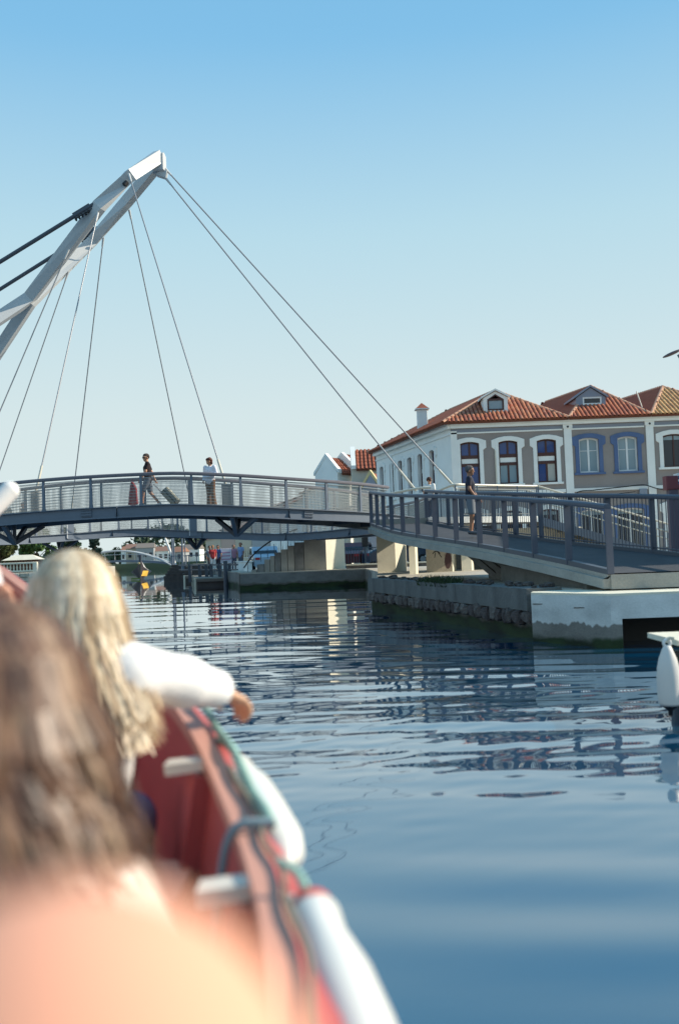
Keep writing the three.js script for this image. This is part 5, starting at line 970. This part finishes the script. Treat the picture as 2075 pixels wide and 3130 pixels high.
{
  // man walking to the left with a bag, suitcase in tow
  const mp = ringP(4.9, 10.0);
  const man = person({ label: 'man in black shirt and grey shorts walking on the footbridge with luggage', pos: [mp.x, mp.y, -mp.z], turn: -1.45, H: 1.8, skin: skinWarm, look: [.62, -.12, .8], glasses: true, hair: mat([.05, .035, .03], { roughness: .9 }),
    pose: { knL: [.1, .52, .17], anL: [.1, .09, .2], knR: [-.09, .5, -.05], anR: [-.08, .15, -.32], elL: [.23, 1.16, .06], wrL: [.22, .93, .2], elR: [-.24, 1.17, -.1], wrR: [-.24, .93, -.2], chest: [0, 1.27, .03], head: [0, 1.62, .06], neck: [0, 1.47, .03] }, feet: { R: [0, -.1, .1] }, clothes: { top: mat([.018, .008, .01], { roughness: .9 }), sleeve: 'short', bottom: mat([.13, .14, .17], { roughness: .9 }), legs: 'shorts', shoes: M.white } });
  const bagM = mat([.26, .03, .035], { roughness: .85 }), bag = thing('carrier_bag', 'dark red bag hanging from the walking man in black', 'bag', [mp.x - .46, mp.y + .1, -mp.z - .25]);
  const bs = new THREE.Shape(); bs.moveTo(-.13, .02); bs.quadraticCurveTo(0, -.04, .13, .04); bs.lineTo(.1, .52); bs.quadraticCurveTo(.02, .72, -.02, .74); bs.quadraticCurveTo(-.07, .6, -.13, .02); const bgx = new THREE.ExtrudeGeometry(bs, { depth: .1, bevelEnabled: true, bevelSize: .03, bevelThickness: .04, bevelSegments: 2 }); mesh('bag_body', bgx, bagM, bag); mesh('handle', new THREE.TorusGeometry(.05, .01, 6, 14).translate(-.01, .78, .05), bagM, bag);
  const su = thing('suitcase', 'grey green wheeled suitcase tilted behind the walking man', 'suitcase', [mp.x + .98, mp.y + .05, -mp.z], 0), sm = matT(mottled(85, [.22, .215, .17], { amp: .2, speck: .1, metres: .5 })), tilt = new THREE.Matrix4().makeRotationZ(.72);
  const sg = (g) => { g.applyMatrix4(tilt); return g; };
  mesh('shell', sg(cbox(.30, .62, .44, .04, 0, .38, 0)), sm, su); mesh('zip_band', sg(cbox(.05, .635, .452, .012, 0, .38, 0)), M.black, su); mesh('bright_edge', sg(box(.014, .56, .36, .152, .38, 0)), M.cream, su); mesh('handle', sg(mergeGeometries([rod(new THREE.Vector3(-.12, .68, -.12), new THREE.Vector3(-.12, 1.06, -.12), .01), rod(new THREE.Vector3(-.12, .68, .12), new THREE.Vector3(-.12, 1.06, .12), .01), rod(new THREE.Vector3(-.12, 1.06, -.13), new THREE.Vector3(-.12, 1.06, .13), .015)])), M.cable, su);
  for (const z of [-.17, .17]) { const w = new THREE.CylinderGeometry(.05, .05, .03, 12); w.rotateX(Math.PI / 2); w.translate(-.1, .04, z); mesh('wheel', sg(w), M.black, su); }
  // woman in white top
  const wp = ringP(16.6, 10.1);
  person({ label: 'woman with brown bob, white long sleeved top and brown flared trousers on the footbridge', pos: [wp.x, wp.y, -wp.z], turn: -.35, H: 1.68, skin: skinWarm, look: [-.1, -.35, 1], hair: mat([.10, .03, .018], { roughness: .85 }), bob: true,
    pose: { elL: [.27, 1.17, .02], wrL: [.07, 1.13, .2], elR: [-.24, 1.14, -.04], wrR: [-.2, .95, .12], knL: [.12, .5, .05], anL: [.17, .085, .07], knR: [-.07, .5, .0], anR: [-.1, .085, -.08], head: [0, 1.61, .03] }, clothes: { top: mat([.74, .72, .78], { roughness: .9 }), sleeve: 'long', bottom: mat([.16, .075, .03], { roughness: .9 }), flare: .035, shoes: M.cream } });
  // man on the ramp
  person({ label: 'grey haired man in dark patterned shirt standing on the ramp', pos: [3.38, 2.0, 25.6], turn: 1.35, H: 1.76, skin: skinTan, look: [0, -.05, 1], hair: mat([.10, .09, .09], { roughness: .9 }), pose: { elL: [.23, 1.15, .03], wrL: [.21, .93, .17], elR: [-.24, 1.15, .0], wrR: [-.2, .93, .16] }, clothes: { top: matT(mottled(86, [.022, .022, .04], { amp: .9, speck: .9, metres: .5, base: 16 }), { bumpMap: null }), sleeve: 'short', bottom: mat([.17, .19, .22], { roughness: .9 }), legs: 'shorts', shoes: M.paintDark } });
  // person on the landing
  person({ label: 'brown haired person in white top walking away on the landing', pos: [3.38, 2.76, 37.0], turn: 2.6, H: 1.6, skin: skinWarm, hair: mat([.07, .03, .02], { roughness: .85 }), pose: { knL: [.1, .5, .12], anL: [.1, .085, .15], anR: [-.1, .12, -.2] }, clothes: { top: M.white, sleeve: 'short', bottom: mat([.04, .05, .08]), shoes: M.white } });
  // far figures
  const far = (label, x, y, d, turn, top, bottom, o = {}) => person({ label, pos: [x, y, d], turn, H: o.H || 1.7, skin: skinTan, cell: .03, headCell: .016, handCell: .012, hair: mat(o.hair || [.05, .035, .03]), pose: o.pose, clothes: { top: mat(top), sleeve: 'short', bottom: mat(bottom), shoes: M.paintDark } });
  const a1 = ringP(242.5, 9.9), a2 = ringP(236.5, 9.9);
  far('dark clothed person left of the far cable anchor seen through the mesh', a1.x, a1.y, -a1.z, .3, [.05, .055, .06], [.05, .05, .06]); far('dark clothed person right of the far cable anchor seen through the mesh', a2.x, a2.y, -a2.z, -.6, [.07, .06, .06], [.04, .04, .05]);
  far('person in red top and white skirt on the quay', -8.35, QY, 65, .2, [.42, .03, .03], [.7, .68, .66], { hair: [.3, .14, .04] }); far('person in blue shirt beside the one in red', -8.05, QY, 65.4, -.5, [.06, .12, .28], [.03, .03, .05]); far('person in grey on the left of the quay group', -8.75, QY, 66.5, .6, [.2, .22, .25], [.05, .05, .06]);
  far('person in pink shirt right of the poster board', -7.05, QY, 65.6, .4, [.42, .2, .26], [.1, .1, .14], { hair: [.18, .13, .1] }); far('stout person in pale blue shirt at the right of the quay group', -6.55, QY, 65.2, -.7, [.2, .3, .5], [.08, .09, .12], { H: 1.8 });
}

// ---------------------------------------------------------------- the boat we sit in
const boatRed = matT(mottled(111, [.45, .085, .08], { amp: .2, speck: .08, metres: 1 }), { roughness: .45, bumpScale: .001 });
const boatSalmon = matT(mottled(112, [.62, .30, .22], { amp: .14, speck: .06, metres: 1 }), { roughness: .6, bumpScale: .001 });  // salmon tint puts the orange light veil into the boat colour
const boatCream = mat([.74, .66, .56], { roughness: .5 });
const ropeGreen = matT(mottled(113, [.32, .50, .42], { amp: .4, speck: .4, metres: .15 }), { roughness: .9 });
{
  const t = thing('excursion_boat', 'red excursion boat carrying the passengers in the foreground, orange light veil put into its salmon tint', 'boat', [0, 0, 0]);
  // right gunwale (x, y, d) and left gunwale
  const GR = [[.36, 1.0, -2.4], [.27, 1.0, -1], [.13, 1.0, 0], [-.045, 1.0, 1.1], [-.135, 1.0, 1.76], [-.24, 1.015, 2.28], [-.485, 1.13, 3.1], [-.84, 1.24, 3.9], [-1.3, 1.36, 4.7], [-1.9, 1.62, 5.5]];
  const GL = [[-2.3, 1.0, -2.4], [-2.4, 1.0, -1], [-2.42, 1.0, 0], [-2.42, 1.0, 1.1], [-2.42, 1.0, 1.7], [-2.42, 1.02, 2.3], [-2.4, 1.1, 3.1], [-2.34, 1.2, 3.9], [-2.2, 1.36, 4.7], [-1.98, 1.62, 5.5]];
  const cR = new THREE.CatmullRomCurve3(GR.map((p) => V(...p))), cL = new THREE.CatmullRomCurve3(GL.map((p) => V(...p))), K = 48, R = [], L = [];
  for (let i = 0; i <= K; i++) { R.push(cR.getPoint(i / K)); L.push(cL.getPoint(i / K)); }
  const out = (a, b, k, y) => { const d = a.clone().sub(b).setY(0).normalize(); const p = a.clone().addScaledVector(d, k); p.y = y; return p; };
  const hull = [], inner = [], floor = [], cap = [], strip = [[], []];
  for (let i = 0; i < K; i++) for (const [A, B] of [[R, L], [L, R]]) {
    const a = A[i], b = A[i + 1], a2 = B[i], b2 = B[i + 1], w = (p, q) => p.distanceTo(q);
    const s = (p, q, f) => p.clone().lerp(q, f);
    hull.push([out(a, a2, .05, a.y - .05), out(b, b2, .05, b.y - .05), out(b, b2, -.05, -.12), out(a, a2, -.05, -.12)]);
    hull.push([out(a, a2, -.05, -.12), out(b, b2, -.05, -.12), s(b, b2, .5).setY(-.35), s(a, a2, .5).setY(-.35)]);
    inner.push([out(a, a2, -.015, a.y - .02), out(b, b2, -.015, b.y - .02), out(b, b2, -.14, .3), out(a, a2, -.14, .3)]);
    floor.push([out(a, a2, -.12, .32), out(b, b2, -.12, .32), s(b, b2, .5).setY(.32), s(a, a2, .5).setY(.32)]);
    cap.push([out(a, a2, -.035, a.y), out(b, b2, -.035, b.y), out(b, b2, .015, b.y), out(a, a2, .015, a.y)], [out(a, a2, -.035, a.y), out(b, b2, -.035, b.y), out(b, b2, -.035, b.y - .04), out(a, a2, -.035, a.y - .04)]);
    strip[A === R ? 0 : 1].push([out(a, a2, .015, a.y - .001), out(b, b2, .015, b.y - .001), out(b, b2, .06, b.y - .03), out(a, a2, .06, a.y - .03)], [out(a, a2, .06, a.y - .03), out(b, b2, .06, b.y - .03), out(b, b2, .055, b.y - .14), out(a, a2, .055, a.y - .14)]);
  }
  mesh('hull', quads(hull), boatCream, t); mesh('inner_planking', quads(inner), boatRed, t); mesh('floor', quads(floor), boatSalmon, t); mesh('gunwale_cap', quads(cap), boatSalmon, t); for (const q of strip) mesh('rubbing_strake', quads(q), boatRed, t);
  // ribs inside the hull with pale heads
  for (const u of [.06, .2, .34, .483, .62, .75]) for (const [c, o] of [[cR, cL], [cL, cR]]) {
    const p = c.getPoint(u), q = o.getPoint(u), a = out(p, q, -.035, p.y - .05), b = out(p, q, -.16, .3), tan = c.getTangent(u).setY(0).normalize();
    mesh('rib', bar(a, b, .06, .15, tan), boatRed, t);
    mesh('rib_head', bar(out(p, q, -.13, p.y - .04), out(p, q, -.02, p.y - .03), .075, .03, new THREE.Vector3(0, 1, 0)), boatCream, t);
  }
  // thwarts and bench along the sides
  for (const [u, w] of [[.215, .34], [.345, .34], [.6, .32]]) { const a = cR.getPoint(u).lerp(cL.getPoint(u), .05).setY(.76), b = cL.getPoint(u).lerp(cR.getPoint(u), .05).setY(.76); mesh('thwart', bar(a, b, w, .05), boatSalmon, t); }
  // rope along the gunwale, twisted strands
  for (let s = 0; s < 3; s++) { const pts = []; for (let i = 0; i <= 90; i++) { const u = lerp(.535, .70, i / 90), p = cR.getPoint(u), q = cL.getPoint(u), o = out(p, q, .042, p.y + .014), a = i * .75 + s * 2.094; pts.push(o.add(new THREE.Vector3(Math.cos(a) * .006, Math.sin(a) * .006 + .008 * Math.sin(i * .19), 0))); } mesh('rope', tube(pts, .0068, 5, 270), ropeGreen, t); }
  { const pts = []; for (let i = 0; i <= 24; i++) { const u = lerp(.30, .60, i / 24), p = cR.getPoint(u), q = cL.getPoint(u); pts.push(out(p, q, .02 + .006 * Math.sin(i), p.y + .012)); } mesh('thin_line', tube(pts, .006, 6, 90), mat([.22, .20, .15], { roughness: .9 }), t); }
  { const p = cR.getPoint(.535), q = cL.getPoint(.535); const a = out(p, q, .05, p.y + .02), b = out(p, q, -.035, p.y + .012), c = out(p, q, -.075, p.y - .14), e = out(p, q, -.09, p.y - .42); mesh('rope_tail', tube([a, b, c, e], .011, 6, 30), mat([.22, .30, .33], { roughness: .9 }), t); }
}
{ // white fenders hung outside the gunwale
  const fender = (label, a, b, r) => {
    const t = thing('hull_fender', label, 'fender', [0, 0, 0], 0, 'white fenders along the boat side'), d = b.clone().sub(a), L = d.length(); d.normalize();
    const prof = [[.001, 0], [.03, .005], [.045, .03], [r * .75, .1], [r, .22], [r * 1.02, L * .55], [r * .96, L - .12], [r * .7, L - .04], [.001, L]].map((p) => new THREE.Vector2(...p));
    const g = new THREE.LatheGeometry(prof, 26), m = new THREE.Matrix4(), y = d.clone(), x = new THREE.Vector3(1, 0, 0).cross(y).normalize(), z = x.clone().cross(y); m.makeBasis(x, y, z).setPosition(a); g.applyMatrix4(m); mesh('body', g, mat([.82, .79, .72], { roughness: .35, clearcoat: .3 }), t);
    const eye = new THREE.SphereGeometry(.04, 14, 10); eye.scale(1, .7, 1); eye.applyMatrix4(m); mesh('eye_cap', eye, mat([.55, .09, .06], { roughness: .5 }), t); const ring = new THREE.TorusGeometry(.018, .008, 8, 16); ring.translate(0, -.01, .03); ring.applyMatrix4(m); mesh('eye_ring', ring, M.white, t);
    mesh('lanyard', tube([a.clone(), a.clone().add(new THREE.Vector3(-.02, .05, -.03)), a.clone().add(new THREE.Vector3(-.06, .07, -.06))], .008, 6), ropeGreen, t);
  };
  fender('long white fender lying along the middle of the boat side', V(-.315, 1.02, 2.8), V(-.135, .95, 2.15), .06);
  fender('white fender nearest to the camera on the boat side', V(-.075, .985, 1.76), V(.055, .88, 1.16), .055);
}
// strands of long hair falling from a head
function hairStrands(o) {                                        // o: head [x,y,d], r, length, count, colours, sway, width
  const pos = [], nor = [], col = [], h = V(...o.head), up = new THREE.Vector3(0, 1, 0);
  const push = (a, b, c, d, n, rgb) => { for (const v of [a, b, c, a, c, d]) { pos.push(v.x, v.y, v.z); nor.push(n.x, n.y, n.z); col.push(...rgb); } };
  for (let i = 0; i < o.count; i++) {
    const a = rr(0, Math.PI * 2), part0 = rr(-.3, .3), e = Math.acos(rr(.05, .98)), tone = rr(.82, 1.15), rgb = o.colours[Math.floor(((Math.sin(a * 7.3) * .5 + Math.sin(a * 17.1 + 1) * .3 + rr(-.55, .55)) * .5 + .5) * .999 * o.colours.length + o.colours.length) % o.colours.length].map((v) => v * tone);
    const face = o.face !== undefined && Math.cos(a - o.face) > .62 && e > .55; if (face) continue;
    const dir = new THREE.Vector3(Math.sin(a), 0, Math.cos(a)); let w = rr(.0022, .0058) * (o.width || 1);
    const pts = [], R = o.r * rr(1.0, 1.1), n = 12, len = o.length * rr(.72, 1.08), flare = rr(-.02, .05), wav = rr(0, 6), wl = rr(.006, .022) * (o.wave || 1);
    for (let k = 0; k <= n; k++) {
      const u = k / n; let p;
      const th = lerp(e * .25, Math.PI * .56, Math.min(1, u / .32));
      if (u < .32) p = new THREE.Vector3(dir.x * Math.sin(th) * R, Math.cos(th) * R * 1.12, dir.z * Math.sin(th) * R);
      else { const v = (u - .32) / .68; p = new THREE.Vector3(dir.x * (R * .99 + flare * v + Math.sin(v * 5 + wav) * wl), -.2 * R - v * len, dir.z * (R * .99 + flare * v + Math.cos(v * 4 + wav) * wl)); p.x += (o.sway?.[0] || 0) * v * v; p.z -= (o.sway?.[1] || 0) * v * v; if (o.spread) { p.x += dir.x * o.spread * v * v; p.z += dir.z * o.spread * v * v; } }
      pts.push(p.add(h));
    }
    const side = new THREE.Vector3(dir.z, rr(-.3, .3), -dir.x).normalize();
    for (let k = 0; k < n; k++) { const w0 = w * (1 - .55 * k / n), w1 = w * (1 - .55 * (k + 1) / n), nrm = dir.clone().add(new THREE.Vector3(0, k < 4 ? .8 - k * .2 : 0, 0)).addScaledVector(side, rr(-.5, .5)).normalize(); push(pts[k].clone().addScaledVector(side, -w0), pts[k].clone().addScaledVector(side, w0), pts[k + 1].clone().addScaledVector(side, w1), pts[k + 1].clone().addScaledVector(side, -w1), nrm, rgb); }
  }
  const g = new THREE.BufferGeometry(); g.setAttribute('position', new THREE.Float32BufferAttribute(pos, 3)); g.setAttribute('color', new THREE.Float32BufferAttribute(col, 3)); g.computeVertexNormals(); return g;
}
const hairMat = new THREE.MeshPhysicalMaterial({ vertexColors: true, roughness: .42, side: THREE.DoubleSide, sheen: .3 });
function seated(o) {                                             // a passenger; joints in world (x, y, d)
  const t = thing('person', o.label, 'person', [0, 0, 0], 0, o.group), B = (a, b, ra, rb, s) => bone([a[0], a[1], -a[2]], [b[0], b[1], -b[2]], ra, rb, s), J = o.J, c = o.cell || .012;
  const f = o.facing || [0, 1], fx = f[0], fd = f[1], hd = J.head, k = o.k || 1, hp = (r, u, fw) => [hd[0] + (fd * r + fx * fw) * k, hd[1] + u * k, hd[2] + (-fx * r + fd * fw) * k];
  const head = [B(hp(0, .03, -.03), hp(0, .03, .012), .091 * k, .085 * k), B(hp(0, -.02, .02), hp(0, -.075, .045), .072 * k, .042 * k), B(J.neck, hp(0, -.05, -.02), .052 * k, .05 * k), B(hp(0, 0, .085), hp(0, -.022, .105), .012 * k, .017 * k), B(hp(.088, -.005, -.01), hp(.092, -.03, -.012), .016 * k, .012 * k), B(hp(-.088, -.005, -.01), hp(-.092, -.03, -.012), .016 * k, .012 * k), B(hp(-.025, -.058, .082), hp(.025, -.058, .082), .009 * k, .009 * k), B(hp(-.05, .032, .075), hp(.05, .032, .075), .014 * k, .014 * k)];
  const w = .07 * k, off = (p, s) => [p[0] + fd * s, p[1], p[2] - fx * s];
  const torso = (i) => [B(off(J.pelvis, w), off(J.chest, w), .11 * k + i, .105 * k + i), B(off(J.pelvis, -w), off(J.chest, -w), .11 * k + i, .105 * k + i), B(off(J.chest, w), mix3(J.shR, J.chest, .1), .1 * k + i, .06 * k + i), B(off(J.chest, -w), mix3(J.shL, J.chest, .1), .1 * k + i, .06 * k + i), B(J.chest, mix3(J.neck, J.chest, .25), .1 * k + i, .062 * k + i)];
  const arm = (s, i, e = 1) => [B(J['sh' + s], J['el' + s], .054 * k + i, .043 * k + i), B(J['el' + s], mix3(J['el' + s], J['wr' + s], e), .042 * k + i, lerp(.042, .03, e) * k + i)];
  const leg = (s, i) => [B(J['hip' + s], J['kn' + s], .085 * k + i, .06 * k + i), B(J['kn' + s], J['an' + s], .058 * k + i, .042 * k + i)], foot = (s, i) => B(J['an' + s], [J['an' + s][0] + fx * .15, J['an' + s][1] - .05, J['an' + s][2] + fd * .15], .045 * k + i, .035 * k + i);
  const gs = [sdfGeo([...torso(-.01), ...arm('L', 0), ...arm('R', 0), ...leg('L', 0), ...leg('R', 0), foot('L', 0), foot('R', 0), B(J.neck, hp(0, -.03, -.01), .052 * k, .05 * k)], c), sdfGeo(head, .007, .02)];
  for (const s of ['L', 'R']) { const el = J['el' + s], wr = J['wr' + s], h = (o.hands && o.hands[s]) || {}; gs.push(sdfGeo(handBones([wr[0], wr[1], -wr[2]], h.dir || [wr[0] - el[0], wr[1] - el[1], -(wr[2] - el[2])], h.nrm || [0, -1, 0], h.side || [-1, 0, 0], h.curl ?? .7, k), .0045, .008)); }
  mesh('body', gs, o.skin || M.skin, t);
  mesh('shirt', sdfGeo([...torso(o.loose || .016), ...arm('L', o.sleeve || .02, .9), ...arm('R', o.sleeve || .02, .9)], c, .035), o.top, t);
  mesh('trousers', sdfGeo([...leg('L', .02), ...leg('R', .02), B(off(J.pelvis, w), off(J.pelvis, -w), .125 * k, .125 * k)], c, .035), o.bottom, t);
  for (const s of ['L', 'R']) mesh('shoe', sdfGeo([foot(s, .012)], c, .02), M.white, t);
  return t;
}
{
  seed = 500;
  const legsFor = (x, d, y = .84) => ({ pelvis: [x, y, d], hipL: [x - .09, y - .02, d], hipR: [x + .09, y - .02, d], knL: [x - .12, y + .0, d + .42], knR: [x + .12, y + .0, d + .42], anL: [x - .12, .42, d + .45], anR: [x + .12, .42, d + .45] });
  // blonde girl leaning over the gunwale
  const bx0 = -.66, bd = 2.62;
  const blonde = seated({ label: 'girl with long blonde hair leaning an arm over the boat side', skin: mat([.62, .34, .2], { roughness: .5 }), top: matT(mottled(121, [.80, .78, .76], { amp: .14, speck: .05, metres: .3 })), bottom: mat([.14, .16, .32], { roughness: .9 }), sleeve: .026, loose: .026, facing: [-.12, .99], k: .95,
    J: { ...legsFor(-.78, bd - .05), chest: [-.745, 1.16, bd - .01], neck: [-.715, 1.36, bd], head: [-.71, 1.48, bd + .03], shL: [-.915, 1.3, bd], shR: [-.565, 1.315, bd], elR: [-.45, 1.265, bd + .16], wrR: [-.375, 1.22, bd + .32], elL: [-.95, 1.08, bd + .1], wrL: [-.85, .95, bd + .3] }, hands: { R: { dir: [.55, -.45, -.6], nrm: [-.3, -.9, 0], side: [-.6, 0, -.5], curl: .8 } } });
  mesh('hair', hairStrands({ head: [-.71, 1.5, bd + .02], r: .116, length: .33, count: 5200, colours: [[.34, .22, .13], [.50, .36, .22], [.62, .47, .30], [.74, .60, .42], [.80, .69, .52]], face: Math.PI, sway: [.03, -.05], wave: 1.0, spread: .03, width: 1.1 }), hairMat, blonde);
  mesh('scalp_hair', sdfGeo([bone([-.71, 1.515, -bd - .02], [-.71, 1.485, -bd - .01], .108, .106), bone([-.71, 1.435, -bd + .02], [-.705, 1.25, -bd + .05], .09, .085)], .01, .03), mat([.50, .36, .22], { roughness: .6 }), blonde);
  // brown haired woman closer to us
  const cx = -.385, cd = 1.18;
  const brown = seated({ label: 'brown haired woman in loose white top seated right in front of the camera', skin: mat([.6, .34, .22], { roughness: .5 }), top: matT(mottled(122, [.84, .72, .62], { amp: .25, speck: .06, metres: .25 })), bottom: mat([.3, .2, .16], { roughness: .9 }), sleeve: .03, loose: .03, facing: [-.05, 1],
    J: { ...legsFor(-.5, cd, .82), chest: [-.49, 1.06, cd - .03], neck: [-.435, 1.27, cd - .02], head: [-.425, 1.41, cd], shL: [-.66, 1.21, cd - .03], shR: [-.30, 1.2, cd - .05], elR: [-.2, .98, cd + .05], wrR: [-.24, .9, cd + .28], elL: [-.75, 1.0, cd + .06], wrL: [-.62, .9, cd + .26] } });
  mesh('hair', hairStrands({ head: [-.42, 1.425, cd], r: .116, length: .2, count: 5200, colours: [[.06, .028, .018], [.11, .052, .03], [.17, .085, .048], [.25, .14, .08], [.36, .235, .15]], face: Math.PI, sway: [.01, -.03], wave: 1.5, spread: .0, width: 1.15 }), hairMat, brown);
  mesh('scalp_hair', sdfGeo([bone([-.42, 1.44, -cd], [-.42, 1.41, -cd + .01], .11, .108), bone([-.42, 1.35, -cd + .03], [-.42, 1.24, -cd + .05], .09, .07)], .01, .03), mat([.12, .06, .035], { roughness: .6 }), brown);
  // passenger at the left edge, wearing a pale cap and sunglasses
  const ld = 3.0, lx = -1.12;
  const left = seated({ label: 'passenger with pale cap and sunglasses at the left edge of the boat', skin: mat([.62, .30, .2], { roughness: .5 }), top: mat([.16, .06, .10], { roughness: .9 }), bottom: mat([.1, .1, .14]), facing: [.25, -.97],
    J: { ...legsFor(-1.3, ld, .84), knL: [-1.4, .84, ld - .4], knR: [-1.18, .84, ld - .4], anL: [-1.4, .42, ld - .42], anR: [-1.18, .42, ld - .42], chest: [lx - .03, 1.12, ld], neck: [lx, 1.34, ld], head: [lx + .01, 1.48, ld - .03], shL: [lx + .2, 1.27, ld], shR: [lx - .2, 1.27, ld], elL: [lx + .27, 1.32, ld - .14], wrL: [lx + .2, 1.46, ld - .2], elR: [lx - .25, 1.0, ld - .1], wrR: [lx - .2, .95, ld - .3] } });
  mesh('cap', sdfGeo([bone([lx + .01, 1.555, -ld + .03], [lx + .01, 1.55, -ld + .03], .096, .1), bone([lx + .02, 1.545, -ld + .12], [lx + .04, 1.535, -ld + .17], .06, .05, [1, .25, 1])], .008, .02), mat([.7, .66, .66], { roughness: .9 }), left);
  mesh('sunglasses', sdfGeo([bone([lx - .03, 1.497, -ld + .115], [lx - .015, 1.497, -ld + .12], .02, .02), bone([lx + .045, 1.497, -ld + .11], [lx + .06, 1.497, -ld + .1], .02, .02), bone([lx + .09, 1.5, -ld + .08], [lx + .1, 1.5, -ld + .0], .008, .008)], .006, .01), mat([.05, .04, .12], { roughness: .2 }), left);
  // added coral passenger close to the camera; its blur stands in for an orange light veil
  const near = seated({ label: 'added coral clad figure standing in for the orange light veil at the lower left', skin: mat([.6, .33, .22], { roughness: .5 }), top: mat([.86, .40, .26], { roughness: .95 }), bottom: mat([.3, .18, .14]), sleeve: .02, facing: [0, 1],
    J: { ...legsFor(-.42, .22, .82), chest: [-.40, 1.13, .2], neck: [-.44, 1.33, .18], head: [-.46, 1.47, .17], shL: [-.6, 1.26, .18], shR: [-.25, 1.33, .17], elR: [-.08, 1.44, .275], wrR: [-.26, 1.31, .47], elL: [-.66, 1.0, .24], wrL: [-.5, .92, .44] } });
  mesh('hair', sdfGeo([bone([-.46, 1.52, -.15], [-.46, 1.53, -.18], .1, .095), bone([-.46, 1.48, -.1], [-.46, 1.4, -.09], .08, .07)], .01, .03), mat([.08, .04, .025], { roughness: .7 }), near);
  const pole = thing('boat_pole', 'white rounded pole end sticking up at the left edge', 'pole', [0, 0, 0]); mesh('shaft', new THREE.TubeGeometry(new THREE.LineCurve3(V(-2.25, 1.25, 4.6), V(-1.655, 1.985, 5.0)), 1, .05, 12), M.white, pole); mesh('rounded_end', new THREE.SphereGeometry(.05, 14, 10).translate(-1.655, 1.985, -5.0), M.white, pole);
}
renderer.render(scene, camera);
